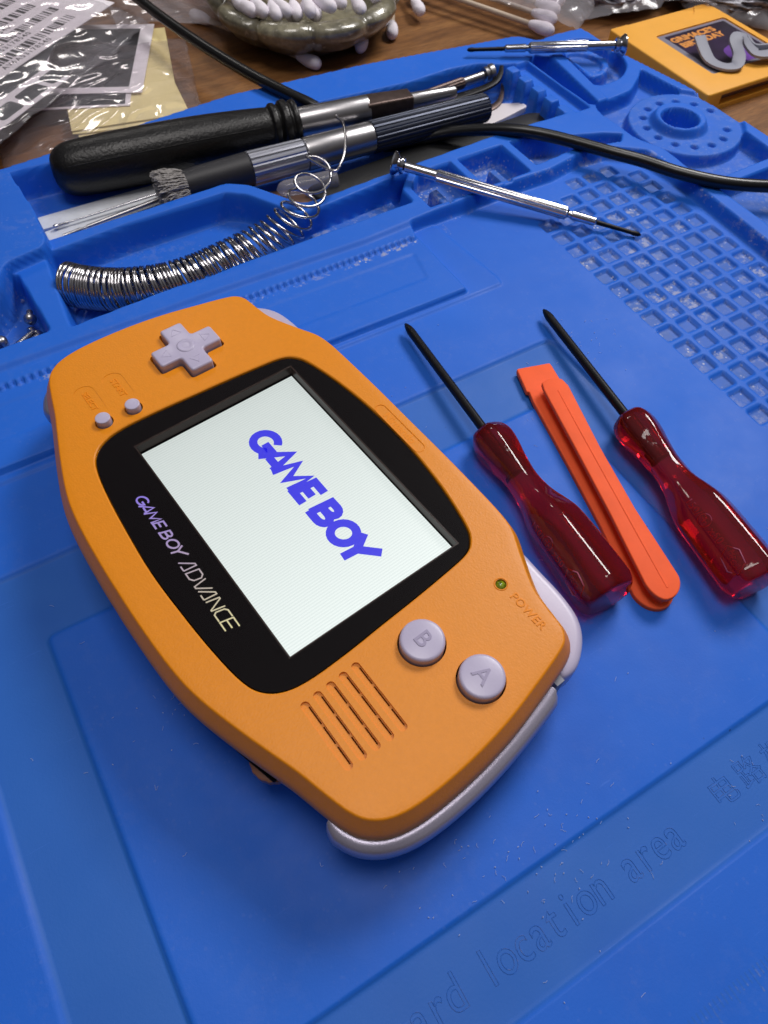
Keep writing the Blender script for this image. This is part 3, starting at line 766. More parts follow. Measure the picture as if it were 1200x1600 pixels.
dp = add_mesh('direction_pad', *puffed(cross(*DP, 8.25, 2.95, 0.9), -1.2, 5.0, 0.6), M['lav'], con, 30)
bump_ = lathe([(-0.2, 2.3), (0.0, 2.25), (0.12, 1.9), (0.14, 1.7), (0.02, 1.2), (-0.1, 0.5), (-0.14, 0.01)], 32); bump_ = xf(bump_, Matrix.Translation((DP[0], DP[1], 5.02 + ZD)) @ Matrix.Rotation(R(-90), 4, 'Y'))
add_mesh('centre_dimple', *bump_, M['lav'], dp, 60)
for k in range(4):
    a = R(90 * k); ca, sa = math.cos(a), math.sin(a); pts = [(6.7, 0), (4.6, 1.35), (4.6, -1.35)]; pts = [(DP[0] + x * ca - y * sa, DP[1] + x * sa + y * ca) for x, y in pts]
    add_mesh('arrow_mark', *tube([(*p, 5.0 + ZD) for p in pts + pts[:1]], 0.09, 6, False), M['lav'], dp, 80)


def round_button(name, x, y, r, ztop, b, letter=None, dome=0.35):
    P = [(0, r)] + [(ztop - b + 1.2 - 0, r)]
    pr = [(-1.2, r), (ztop - b, r)] + [(ztop - b + b * math.sin(R(a)), r - b * (1 - math.cos(R(a)))) for a in (20, 45, 70, 90)] + [(ztop + dome * (1 - (q / (r - b)) ** 2), q) for q in [(r - b) * f for f in (0.85, 0.65, 0.45, 0.25, 0.05)]]
    o = xf(lathe(pr, 48), Matrix.Translation((x, y, ZD)) @ Matrix.Rotation(R(-90), 4, 'Y')); ob = add_mesh(name, *o, M['lav'], con, 50)
    if letter: put_text('raised_letter', letter, 4.8, M['lavdk'], ob, Matrix.Translation((x, y, ztop + dome + ZD - 0.02)), extrude=0.10, bevel=0.025, bold=0.02)
    return ob


round_button('a_button', 56.8, 4.9, 4.4, 5.05, 0.65, 'A', 0.2); round_button('b_button', 44.6, 0.6, 4.4, 5.05, 0.65, 'B', 0.2)
round_button('select_button', -41.6, -23.4, 1.72, 4.6, 0.25, dome=0.05); round_button('start_button', -41.4, -16.1, 1.72, 4.6, 0.25, dome=0.05)
led = xf(lathe([(0, 1.12), (0.6, 1.1), (1.0, 0.8), (1.2, 0.05)], 24), Matrix.Translation((44.3, 21.4, 2.0 + ZD)) @ Matrix.Rotation(R(-90), 4, 'Y')); add_mesh('power_light', *led, M['led'], con, 60)
V_, F_ = tube([(x, y, 3.02 + ZD) for x, y in circle(44.3, 21.4, 1.35, 32)] + [(44.3 + 1.35, 21.4, 3.02 + ZD)], 0.12, 6, False); add_mesh('light_rim', V_, F_, M['orange_in'], con, 80)
put_text('embossed_power', 'POWER', 2.5, M['orange_in'], con, Matrix.Translation((51.9, 21.6, 3.03 + ZD)), extrude=0.06, bevel=0.05, stretch=(1.0, 1), spacing=1.08)
put_text('embossed_start', 'START', 2.2, M['orange_in'], con, Matrix.Translation((-49.4, -16.1, 2.95 + ZD)), extrude=0.06, bevel=0.04)
put_text('embossed_select', 'SELECT', 2.0, M['orange_in'], con, Matrix.Translation((-49.4, -23.4, 2.95 + ZD)), extrude=0.06, bevel=0.04)
put_text('embossed_maker_name', 'Nintendo', 2.5, M['orange_in'], con, Matrix.Translation((0.2, 30.1, 2.93 + ZD)), extrude=0.035, bevel=0.02, stretch=(1.1, 1), bold=0.06)
V_, F_ = tube([(x, y, 2.99 + ZD) for x, y in (lambda q: q + q[:1])(rrect(-8.2, 28.75, 8.6, 31.45, 1.3))], 0.10, 6, False); add_mesh('badge_outline', V_, F_, M['orange_in'], con, 80)

# ------------------------------------------------------------------ screwdrivers with clear ruby handles
def ruby_driver(p0, p1, label, roll=0.0, total=103.0):
    """p0 tip, p1 end of handle; local x runs from tip to handle end"""
    root = thing('screwdriver', label, 'screwdriver', group='ruby-handled screwdrivers', matrix=axis_matrix(p0, p1, roll))
    sh_ = lathe([(0, 0.3), (1.0, 0.75), (2.6, 1.15), (4.0, 1.28), (total - 57, 1.28), (total - 50, 1.28), (total - 43, 1.28)], 24)
    add_mesh('shaft', *sh_, M['shaft'], root, 50)
    x0 = total - 56.2
    pr = smoothprof([(x0, 2.0), (x0 + 0.3, 3.4), (x0 + 1.6, 4.9), (x0 + 4.5, 5.75), (x0 + 8.5, 5.5), (x0 + 14, 4.55), (x0 + 19.5, 4.1), (x0 + 25, 4.7), (x0 + 30, 6.2), (x0 + 34, 7.1), (x0 + 42, 7.4), (x0 + 52, 7.5), (x0 + 53.8, 7.35), (x0 + 55.5, 6.5), (x0 + 56.0, 5.0), (x0 + 56.2, 0.05)], 4)

    def shp(th, x):
        # hexagonal grip whose flats fade out in the waist and return on the bulb
        f = 0.85 if x > x0 + 22 else (0.45 if x > x0 + 12 else 0.7)
        a = (th + math.pi / 6) % (math.pi / 3) - math.pi / 6; hx = math.cos(math.pi / 6) / math.cos(a); hx = min(hx, 0.955)
        return 1 - f + f * hx / 0.955
    h = add_mesh('handle', *lathe(pr, 96, shp), M['ruby'], root, 24)
    # hollow socket round the tang
    add_mesh('tang', *lathe([(total - 43.2, 1.7), (total - 40.6, 1.7), (total - 40.4, 1.9), (total - 39.6, 1.9), (total - 39.4, 0.4)], 20), M['shaft'], root, 40)
    # etched lettering on the upper left flat, and the hexagon badge
    for ang, txt, bd in ((R(60), '150/⊕ x50', True), (R(0), 'T.SCREW', False)):
        rot = Matrix.Rotation(ang, 4, 'X')
        d_ = 6.75
        me = text_mesh(txt, 2.5 if bd else 1.9, extrude=0.02, align='CENTER', spacing=1.1)
        me.transform(rot @ Matrix.Translation(Vector((x0 + 38.5, 0.3, d_)) * MM)); me.materials.append(M['etch']); link_mesh('etched_lettering', me, h, 30, False)
    rot = Matrix.Rotation(R(60), 4, 'X')
    hexa = [(x0 + 46.5, 0.9), (x0 + 48.8, 2.5), (x0 + 52.0, 1.8), (x0 + 53.4, -0.9), (x0 + 51.4, -2.5), (x0 + 48.0, -1.8)]
    V, F = tube([(x, y, 6.75) for x, y in hexa + hexa[:1]], 0.17, 6, False); V, F = xf((V, F), rot); add_mesh('badge_outline', V, F, M['etch'], h, 80)
    me = text_mesh('MEGA', 1.75, extrude=0.02, align='CENTER'); me.transform(rot @ Matrix.Translation(Vector((x0 + 50, 0, 6.7)) * MM) @ Matrix.Rotation(R(-25), 4, 'Z')); me.materials.append(M['etch']); link_mesh('badge_lettering', me, h, 30, False)
    return root


ruby_driver((62.1, 51.3, 2.8), (53.4, -51.2, 6.6), 'screwdriver with clear ruby handle lying between the orange console and the coral pry tool', R(8))
ruby_driver((102.1, 35.9, 2.8), (85.4, -66.0, 6.6), 'screwdriver with clear ruby handle lying on the far side of the coral pry tool', R(-14))

# ------------------------------------------------------------------ coral pry tool (I-section)
pry = thing('pry_tool', 'coral orange plastic pry tool with a flat tip, between the two ruby screwdrivers', 'pry tool', matrix=axis_matrix((86.2, 19.6, 0), (65.5, -57.8, 0)))
# local x from tip to round end, y to the right of travel ...
Lp = 80.2
lowp = rpoly([(0.0, -5.2), (0.2, 5.2), (9.0, 5.6), (10.4, 5.7), (13, 5.9), (35, 5.3), (55, 5.0), (66, 5.5)] + [(74.2 + 6 * math.cos(R(a)), 5.8 * math.sin(R(a))) for a in range(80, -81, -16)] + [(66, -5.5), (55, -5.0), (35, -5.3), (13, -5.9), (10.4, -5.7), (9.0, -5.6)], 0.7)
lowp = [(x, y * 0.88) if x > 9 else (x, y) for x, y in lowp]
lowp = lowp if sum(a[0] * b[1] - b[0] * a[1] for a, b in zip(lowp, lowp[1:] + lowp[:1])) > 0 else lowp[::-1]
upp = rpoly([(9.4, 0.6), (10.2, 3.6), (13, 4.4), (35, 3.7), (55, 3.9), (66, 4.7)] + [(74.0 + 5.8 * math.cos(R(a)), 5.4 * math.sin(R(a))) for a in range(80, -81, -16)] + [(66, -5.0), (55, -4.5), (35, -4.4), (13, -4.6), (10.2, -3.9), (9.4, -0.6)], 0.5); upp = [(x, y * (0.62 if y < 0 else 1.0)) for x, y in upp]
upp = upp if sum(a[0] * b[1] - b[0] * a[1] for a, b in zip(upp, upp[1:] + upp[:1])) > 0 else upp[::-1]
add_mesh('lower_flange', *slab(lowp, 0.05, 1.5, 0.35), M['prybar'], pry, 40)
add_mesh('web', *slab(rpoly([(9.6, 0), (12, 1.0), (60, 1.3), (77, 1.6), (79.2, 0), (77, -1.6), (60, -1.3), (12, -1.0)], 0.4)[::1] if True else None, 1.3, 4.6), M['prybar'], pry, 40)
uf = add_mesh('upper_flange', *slab(upp, 4.4, 5.6, 0.35), M['prybar'], pry, 40)
add_mesh('moulded_ridge', *flatbar([(14, 0.9, 5.6), (30, 0.9, 5.62), (50, 1.0, 5.62), (66, 1.1, 5.62), (77, 1.2, 5.6)], 0.5, 0.5, 0.25, 0.25), M['prybar'], uf, 40)

# ------------------------------------------------------------------ big black-handled screwdriver in the tray
bt = thing('driver_handle', 'thick black rubber-handled driver with steel ferrule, largest tool in the tray', 'hand tool', matrix=axis_matrix((-6.0, 175.4, 3.2), (147.0, 148.6, 6.4)))
hp = smoothprof([(0, 0.1), (0.3, 3.6), (1.6, 6.2), (5, 8.3), (11, 9.1), (24, 9.35), (40, 9.3), (54, 8.9), (68, 8.1), (76, 7.5), (78.5, 7.3), (79.6, 8.2), (81.2, 8.2), (82.2, 7.4), (83.4, 8.6), (85.4, 8.6), (86.4, 7.6), (87.6, 8.2), (89, 8.0), (89.6, 6.0)], 4)
add_mesh('handle', *lathe(hp, 56), M['rubber'], bt, 50)
V_, F_ = tube([(x, -math.sin(R(16)) * r, math.cos(R(16)) * r) for x, r in [(p[0], p[1] * 1.002) for p in hp] if 6 < x < 76], 0.16, 5)
V_ = [tuple(Matrix.Rotation(R(38), 3, 'X') @ Vector(v)) for v in V_]; add_mesh('mould_seam', V_, F_, M['rubber'], bt, 80)
add_mesh('ferrule', *lathe([(88, 5.0), (89, 5.3), (116, 5.1), (116.8, 5.0), (116.9, 3.5)], 40), M['brushed'], bt, 40)
V_, F_ = rings([[(x, a * q, b * q) for a, b in rrect(-4.3, -3.9, 4.3, 3.9, 1.0)] for x, q in ((116, 1.0), (134, 0.82), (134.6, 0.7))]); add_mesh('square_shank', V_, F_, M['steel_dark'], bt, 40)
add_mesh('bit', *lathe([(134, 2.6), (134.8, 2.75), (152.5, 2.2), (153.2, 1.9), (153.3, 0.1)], 24), M['brushed'], bt, 40)

# ------------------------------------------------------------------ fibre brush pen
pen = thing('fibre_brush_pen', 'fibre scratch brush pen, knurled grey body and silver collar, beside the black-handled driver', 'brush pen', matrix=axis_matrix((24.9, 146.6, 3.4), (152.5, 138.2, 3.4)))
add_mesh('nose', *lathe([(6.0, 4.6), (6.2, 5.0), (12, 5.3), (29.5, 5.75), (29.9, 5.4)], 40), M['darkplastic'], pen, 40)
add_mesh('grooved_collar', *lathe([(29.8, 5.3), (30.2, 5.8), (50.5, 5.55), (51.0, 5.2)], 72, lambda th, x: 1 - (0.05 if math.cos(18 * th) > 0.3 else 0)), M['silverknurl'], pen, 25)
add_mesh('barrel', *lathe([(51, 4.9), (51.3, 5.5), (52.2, 5.65), (77, 5.45), (78, 5.2)], 40), M['brushed'], pen, 40)
add_mesh('knurled_grip', *lathe([(77.6, 5.0), (78.2, 5.6), (126.8, 5.15), (127.6, 4.7), (127.7, 0.1)], 96, lambda th, x: 1 - (0.045 if math.cos(24 * th) > 0.2 else 0)), M['gunmetal'], pen, 25)
random.seed(3); parts = []
for k in range(620):
    a = random.uniform(0, 2 * math.pi); r = 5.7 * math.sqrt(random.random()); y, z = r * math.cos(a), r * math.sin(a); L_ = random.uniform(6.5, 10.5); s = 1.22
    P = [(6.6, y * 0.9, z * 0.9)]
    for q in range(1, 5): P.append((6.6 - L_ * q / 4, y * (0.9 + 0.08 * q) + random.gauss(0, .3), z * (0.9 + 0.08 * q) + random.gauss(0, .3)))
    parts.append(tube(P, 0.2, 4, False))
add_mesh('bristles', *merge(*parts), M['bristle'], pen, 60)

# ------------------------------------------------------------------ the stretched coil spring
def build_spring():
    C_ = [(-18.5, 118.5, 1.6), (-15, 115.0, 1.4), (-9, 110.5, 1.3), (-2, 106.9, 1.3), (8, 103.8, 1.5), (18, 103.0, 1.8), (28, 103.8, 2.3), (38, 104.9, 3.0), (47, 106.4, 4.2), (54, 108.4, 6.2), (59.5, 111.6, 8.2), (64.5, 116.0, 10.0), (69.5, 121.0, 11.6)]
    turns = [0, 6, 15, 23, 33, 43, 51, 57, 60.5, 62.5, 63.9, 65.0, 66.05]
    nrm = [(0.7, -0.7, 0.1), (0.7, -0.7, 0.1), (0.8, -0.6, 0.15), (0.9, -0.4, 0.2), (1, -0.1, 0.2), (1, 0.05, 0.25), (1, 0.1, 0.3), (0.95, 0.15, 0.4), (0.85, 0.1, 0.6), (0.6, 0.0, 0.85), (0.3, -0.15, 1), (0.0, -0.3, 1), (-0.1, -0.4, 1)]
    P = []; n = len(C_)
    for i in range(n - 1):
        a, b, c, d = max(i - 1, 0), i, i + 1, min(i + 2, n - 1); dt = turns[i + 1] - turns[i]; N = max(4, int(dt * 26))
        for k in range(N):
            t = k / N; c0 = Vector(cr4(C_[a], C_[b], C_[c], C_[d], t)); tt_ = turns[i] + dt * t; nn = (Vector(nrm[i]).lerp(Vector(nrm[i + 1]), t) + Vector((0, 0.04 * math.sin(tt_ * 1.7) + 0.03 * math.sin(tt_ * 4.3), 0.05 * math.sin(tt_ * 2.9 + 1)))).normalized(); ph = tt_ * 2 * math.pi
            e1 = (Vector((0, 0, 1)) - nn * nn.z); e1 = e1.normalized() if e1.length > 0.25 else (Vector((-1, 0, 0)) - nn * (-nn.x)).normalized()
            u = Vector((0, 1, 0)) - nn * nn.y; u = u.normalized(); e1 = u; e2 = nn.cross(e1)
            rr = 6.25 - 1.0 * max(0, (turns[i] + dt * t - 61.5) / 5); P.append(c0 + (e1 * math.cos(ph) + e2 * math.sin(ph)) * rr)
    last = P[-1]
    for q in [(73.5, 116.4, 12.5), (76.8, 117.4, 13.5), (80.4, 121.0, 14.6), (83.6, 126.0, 15.6), (86.0, 131.0, 16.4), (87.0, 134.6, 16.9), (86.4, 137.0, 17.2), (86.8, 138.2, 17.3)]: P.append(Vector(q))
    # smooth the tail
    tail = P[-12:]; o = [cr4(tuple(tail[max(i - 1, 0)]), tuple(tail[i]), tuple(tail[i + 1]), tuple(tail[min(i + 2, 11)]), k / 4) for i in range(11) for k in range(4)]
    P = P[:-12] + [Vector(v) for v in o] + [tail[-1]]
    V, F = tube(P, 0.5, 8)
    base = Vector((5, 104, -5)); V = [tuple(Vector(v) - base) for v in V]
    o = add_mesh('coil_spring', V, F, M['wire'], None, 80); o.location = base * MM
    tag(o, 'shiny steel coil spring, stretched at one end, lying in the mat tray', 'spring')


build_spring()

# ------------------------------------------------------------------ precision screwdrivers
def precision(p0, p1, label, knob_up=False):
    """p0 = blade tip, p1 = swivel cap"""
    L_ = (Vector(p1) - Vector(p0)).length
    root = thing('precision_screwdriver', label, 'small screwdriver', group='chromed precision screwdrivers', matrix=axis_matrix(p0, p1))
    add_mesh('blade', *lathe([(0, 0.25), (0.8, 0.75), (2.2, 0.85), (3.2, 0.7), (16.5, 0.8)], 16), M['shaft'], root, 40)
    add_mesh('collet', *lathe([(15.5, 0.9), (16, 1.4), (24, 1.5), (24.4, 1.15), (25.2, 1.15), (25.6, 1.5)], 28), M['chrome'], root, 40)
    add_mesh('grip', *lathe([(25.4, 1.4), (26.0, 2.0), (26.6, 2.1), (L_ - 16, 2.1), (L_ - 15.4, 1.9)], 80, lambda th, x: 1 - (0.07 if (math.cos(20 * th) > 0 and 26.4 < x < L_ - 15.6) else 0)), M['chrome'], root, 20)
    add_mesh('neck', *lathe([(L_ - 15.6, 1.75), (L_ - 4.4, 1.65), (L_ - 4.0, 1.0)], 24), M['chrome'], root, 40)
    add_mesh('swivel_cap', *lathe([(L_ - 4.2, 1.0), (L_ - 3.9, 2.6), (L_ - 3.0, 3.0), (L_ - 2.4, 2.2), (L_ - 1.6, 3.2), (L_ - 0.5, 4.0), (L_, 3.9), (L_ + 0.05, 0.1)], 32), M['chrome'], root, 40)
    return root


precision((154.7, 50.2, 1.3), (96.0, 114.8, 9.6), 'chromed precision screwdriver slanting from the tray rim down onto the pitted grid')
precision((166.4, 172.6, 7.2), (223.6, 141.4, 9.4), 'chromed precision screwdriver lying across the round compartment at the back corner')
hd = thing('precision_screwdriver', 'half-hidden dark precision screwdriver behind the steel bit, only its round cap clear', 'small screwdriver', group='chromed precision screwdrivers', matrix=axis_matrix((118, 162.5, -1.5), (170.2, 158.6, 3.6)))
add_mesh('grip', *lathe([(0, 1.2), (2, 2.2), (38, 2.2), (39, 1.8)], 40, lambda th, x: 1 - (0.06 if math.cos(14 * th) > 0 else 0)), M['steel_dark'], hd, 20)
add_mesh('neck', *lathe([(38.5, 1.8), (48.0, 1.7), (48.3, 1.1)], 24), M['brushed'], hd, 40)
add_mesh('swivel_cap', *lathe([(48.2, 1.2), (48.6, 2.8), (49.6, 2.9), (50.0, 2.3), (50.6, 3.2), (52.4, 3.3), (52.5, 0.1)], 32), M['brushed'], hd, 40)

# bent black tweezers
tw = thing('tweezers', 'black bent-tip tweezers poking out past the steel bit in the tray', 'tweezers', (130, 152, -3))
def rel(P, b): return [tuple(Vector(p) - Vector(b)) for p in P]
bz = (130, 152, -3)
for P_ in ([(112, 158.5, -2.0), (132, 156.6, -1.2), (148, 155.0, 0.0), (160, 153.6, 1.0), (168, 153.8, 2.2), (173.0, 157.0, 3.2), (177.0, 162.0, 3.6), (181.5, 167.5, 3.6)], [(112, 150.0, -4.2), (140, 148.0, -4.0), (158, 146.4, -3.6), (166, 147.8, -3.2), (171.5, 152.4, -2.8), (175.5, 158.0, -2.4)]):
    pp = [cr4(P_[max(i - 1, 0)], P_[i], P_[i + 1], P_[min(i + 2, len(P_) - 1)], k / 4) for i in range(len(P_) - 1) for k in range(4)] + [P_[-1]]
    add_mesh('arm', *flatbar(rel(pp, bz), 5.0, 0.9, 1.8, 1.0), M['steel_dark' if P_[0][1] < 151 else 'shaft'], tw, 40)

# dark spudger, white card tip, clear cap, brown card, pale strips under the pile
def flat_tool(name, poly, z0, z1, m, label, cat, bev=0.5, group=None, z_tilt=None):
    cx = sum(p[0] for p in poly) / len(poly); cy = sum(p[1] for p in poly) / len(poly)
    pl = [(x - cx, y - cy) for x, y in poly]
    if sum(a[0] * b[1] - b[0] * a[1] for a, b in zip(pl, pl[1:] + pl[:1])) < 0: pl = pl[::-1]
    V, F = slab(pl, 0, z1 - z0, bev); o = add_mesh(name, V, F, m, None, 40); o.location = Vector((cx, cy, z0)) * MM
    return tag(o, label, cat, group)


flat_tool('spudger', rpoly([(70, 133.5), (86, 135.5), (120, 137), (160, 135.4), (172, 135.6), (177, 132.8), (177.5, 129.6), (173, 126.6), (166, 125.8), (140, 124.6), (110, 122.8), (84, 122.3), (72, 124)], 4), -5.6, -2.2, M['blackflat'], 'long black plastic spudger with a rounded end under the grooved pen', 'spudger', 0.9)
flat_tool('plastic_card', rpoly([(150, 141.8), (154, 149), (165, 149.6), (176.5, 144.3), (176.5, 141.2), (163, 138.5), (152, 137)], 1.2), -5.9, -3.6, M['white'], 'white plastic card corner sticking out beside the black spudger end', 'card', 0.3)
cp = thing('bit_cap', 'frosted clear plastic cap lying beneath the brush pen collar', 'cap', matrix=axis_matrix((60.5, 135.4, -1.2), (84.5, 130.6, -1.2)))
add_mesh('cap_shell', *lathe([(0, 0.4), (1.2, 2.0), (3, 2.7), (22, 3.4), (22.2, 3.0)], 32), M['clearcap'], cp, 40)
flat_tool('brown_card', rpoly([(44, 141), (60, 141.5), (82, 132), (86, 123), (74, 118.6), (62, 120.5), (53, 134.5)], 2), -5.7, -4.9, M['tan'], 'brown card scrap under the clear cap at the tray bend', 'card', 0.2)
flat_tool('pale_strip', [(-17.0, 166.4), (26, 165.5), (40, 164.0), (40, 157.0), (24, 157.3), (-18.0, 159.2)], -5.9, -5.0, M['offwhite'], 'pale flat strip under the black handle, upper of two', 'strip', 0.15, 'pale strips in the tool tray')
flat_tool('pale_strip', [(-17.6, 157.6), (21, 162.2), (40, 156.0), (40, 147.5), (20.9, 149.6), (-18.6, 147.9)], -5.9, -5.1, M['offwhite'], 'pale flat strip nearest the spring tray wall, lower of two', 'strip', 0.15, 'pale strips in the tool tray')
sp_ = thing('metal_probe', 'slim silver probe with flattened end lying on the pale strip', 'probe', matrix=axis_matrix((-12.5, 150.4, -3.8), (26, 153.5, -3.2)))
add_mesh('rod', *lathe([(0, 0.6), (6, 0.7), (7, 0.4), (8, 0.4), (9, 0.7), (30, 0.9), (38, 1.0)], 20), M['brushed'], sp_, 40)
sp2 = thing('metal_probe', 'thin silver pick with tiny hooked tip on the upper pale strip', 'probe', matrix=axis_matrix((-14.0, 156.8, -3.9), (26, 156.4, -3.0)))
add_mesh('rod', *lathe([(0, 0.6), (1, 0.9), (2, 0.6), (5, 0.5), (6, 0.3), (38, 0.5)], 20), M['chrome'], sp2, 40)

# black cable: over the back rim, under the tools, out across the right of the mat
cp_ = [(55, 330, 8.5), (59.5, 298, 9.2), (63.0, 275, 9.0), (66.3, 254, 8.6), (70.4, 232.5, 8.2), (75.4, 211, 7.8), (80.6, 193, 7.4), (86.6, 177, 7.0), (92.5, 166.5, 5.5), (99, 157, 0.5), (106, 148.5, -2.8), (114, 142, -3.2), (123, 137.8, -0.8), (132, 132, 2.0), (141, 123.5, 4.8), (148.6, 115.4, 6.6), (156.5, 107.2, 6.8), (164, 96.8, 6.8), (171, 86, 6.8), (177, 77.2, 6.8), (183.8, 64.8, 6.8), (193.5, 53.0, 6.8), (206, 44.0, 6.7), (222, 36, 6.6), (245, 28, 4)]
pp = [cr4(cp_[max(i - 1, 0)], cp_[i], cp_[i + 1], cp_[min(i + 2, len(cp_) - 1)], k / 6) for i in range(len(cp_) - 1) for k in range(6)] + [cp_[-1]]
o = add_mesh('cable', *tube([tuple(Vector(p) - Vector((100, 150, 0))) for p in pp], 2.15, 20), M['cable'], None, 80); o.location = Vector((100, 150, 0)) * MM
tag(o, 'black cable crossing the back rim, passing under the tools and over the mat', 'cable')

# ------------------------------------------------------------------ screws in the small tray
def screw(p0, p1, label, L_=9):
    r_ = thing('screw', label, 'screw', group='loose screws in the left tray', matrix=axis_matrix(p0, p1))
    n = 40; pr = [(0, 0.2), (1.2, 0.75)] + [(1.2 + (L_ - 2.5) * k / n, 0.95 if k % 4 < 2 else 0.78) for k in range(n)] + [(L_ - 1.2, 0.9)]
    add_mesh('thread', *lathe(pr, 16), M['brushed'], r_, 50)
    add_mesh('head', *lathe([(L_ - 1.3, 1.0), (L_ - 1.2, 1.9), (L_ - 0.4, 1.8), (L_ + 0.4, 1.1), (L_ + 0.6, 0.1)], 24), M['brushed'], r_, 50); return r_


screw((-32.6, 117.8, -2.0), (-34.0, 110.8, -1.2), 'small screw standing up on its neighbours, head uppermost in the left tray', 6)
screw((-42.0, 106.2, -4.3), (-34.3, 110.0, -3.8), 'small screw lying across the middle of the screw heap')
screw((-40.5, 103.8, -4.4), (-32.5, 108.6, -4.0), 'small screw nearest the corner of the left tray')
screw((-49.5, 110.5, -4.4), (-43.6, 110.0, -3.6), 'small screw at the left picture edge with a greenish head', 7)
o = add_mesh('plastic_offcut', *xf(tube([(-2.4, -0.9, 0), (2.4, 0.9, 0)], 0.95, 12), Matrix.Identity(4)), M['clearcap'], None, 40); o.location = Vector((-34.0, 126.0, -4.4)) * MM; tag(o, 'tiny clear plastic offcut above the screws in the left tray', 'offcut')
o = add_mesh('plastic_offcut', *slab([(-2.2, -1.2), (2.0, -1.6), (2.3, 0.9), (-1.7, 1.5)], 0, 0.5), M['white'], None, 40); o.location = Vector((150.5, 107.2, -2.7)) * MM; tag(o, 'white plastic chip in the compartment beside the black cable', 'offcut')

# ------------------------------------------------------------------ yellow cartridge with label, grey clip on it
P0, P1, P2, P3 = Vector((243.8, 171.2)), Vector((242.3, 104.6)), Vector((301, 103.5)), Vector((303, 170))
cart = thing('game_cartridge', 'yellow game cartridge with a purple sticker on the desk beside the mat', 'game cartridge', (243.0, 137.5, -8), R(-1.3 + 0))
cl = rrect(0, -30.5, 59, 33.3, 1.5)
V_, F_ = slab(cl, 0.0, 8.0, 0.7); body = add_mesh('cartridge_shell', V_, F_, M['cart'], cart, smooth=False)
c1 = add_mesh('cut', *slab(rrect(8.5, -40, 62, -22.5, 0.5), 1.8, 6.2), None, cart, smooth=False)
c2 = add_mesh('cut', *slab(rrect(14, -18.5, 55.5, 18.5, 1.5), 7.4, 12), None, cart, smooth=False)
c3 = add_mesh('cut', *slab(circle(30, 46, 24, 64), 7.5, 12), None, cart, smooth=False)
boolean(body, [c1, c2, c3]); body.data.materials.clear(); body.data.materials.append(M['cart']); body.data.shade_smooth(); body.data.set_sharp_from_angle(angle=R(30))
V_, F_ = box(9.5, 58, -27, -23, 1.9, 5.4); add_mesh('contact_board', V_, F_, M['tan'], cart, smooth=False)
st = add_mesh('sticker', *slab(rrect(14.3, -18.2, 55.2, 18.2, 1.3), 7.35, 7.52), M['labeledge'], cart, smooth=False)
add_mesh('sticker_print', *slab(rrect(17.8, -15.5, 53.5, 16.6, 0.6), 7.525, 7.56), M['labelpurple'], st, smooth=False)
put_text('sticker_lettering', "GRIMACE'S", 5.3, M['labelgold'], st, Matrix.Translation((31.2, 12.4, 7.58)) @ Matrix.Rotation(R(2), 4, 'Z'), extrude=0.02, bold=0.28, angle=30, stretch=(1, 1))
put_text('sticker_lettering', 'BIRTHDAY', 5.3, M['labelgold'], st, Matrix.Translation((32.2, 7.2, 7.585)) @ Matrix.Rotation(R(2), 4, 'Z'), extrude=0.02, bold=0.28, angle=30)
add_mesh('sticker_picture', *slab(rpoly([(30, -16), (33, -4), (40, -1.5), (48, -3), (51, -10), (49, -16)], 3), 7.565, 7.575), M['labelblob'], st, smooth=False)
o = thing('plastic_clip', 'grey moulded plastic clip lying across the purple sticker', 'clip', (266, 124, 0.2))
P_ = [(-1.5, 14.0, 5.2), (-3.2, 8.0, 2.6), (-4.4, 2.0, 0.9), (-3.0, -4.5, 0.9), (1.2, -7.0, 1.5), (4.8, -4.0, 3.6), (6.2, 1.0, 6.4), (9.2, 3.0, 7.6), (11.8, 1.0, 6.6), (12.4, -4.0, 4.2), (14.0, -7.2, 3.2), (22, -9.6, 3.2), (34, -11.5, 3.4), (52, -13, 3.6)]
pp = [cr4(P_[max(i - 1, 0)], P_[i], P_[i + 1], P_[min(i + 2, len(P_) - 1)], k / 4) for i in range(len(P_) - 1) for k in range(4)] + [P_[-1]]
add_mesh('bent_strip', *flatbar(pp, 5.2, 5.6, 1.3, 1.5), M['greyp'], o, 45)
add_mesh('side_rail', *flatbar([tuple(Vector(p) + Vector((1.2, 3.6, 0.6))) for p in pp[34:]], 1.4, 1.4, 3.6, 3.4), M['greyp'], o, 45)

# ------------------------------------------------------------------ stoneware dish with cotton swabs
BC = Vector((131.5, 250.5, -8))
dish = thing('stoneware_dish', 'olive brown glazed dish with scalloped rim holding cotton swabs', 'dish', tuple(BC))
pr = [(0, 22, 0), (0.3, 25, 0), (2.0, 29, .3), (5.0, 34, .7), (8.5, 38.5, 1), (12, 41.6, 1), (15, 42.6, 1), (17, 41.6, 1), (18.2, 38.8, 1), (18.0, 35.8, .9), (16.2, 33.2, .7), (12.5, 30.5, .5), (8, 26.5, .3), (5, 20, 0), (4.2, 10, 0), (4.0, 0.3, 0)]
pr = smoothprof(pr, 3); L = []; NS = 192
for z, r, s in pr:
    ring = []
    for k in range(NS):
        th = 2 * math.pi * k / NS; lob = abs(math.sin(5 * th + 0.35)); q = r * (1 + s * (0.115 * lob ** 0.45 - 0.085)); zz = z + s * (1.8 * lob ** 0.5 - 1.2) * (1 if z > 8 else .3); ring.append((q * math.cos(th), q * math.sin(th), zz + 0.25 * math.sin(5 * th + z)))
    L.append(ring)
add_mesh('dish_body', *rings(L), M['ceramic'], dish, 70)


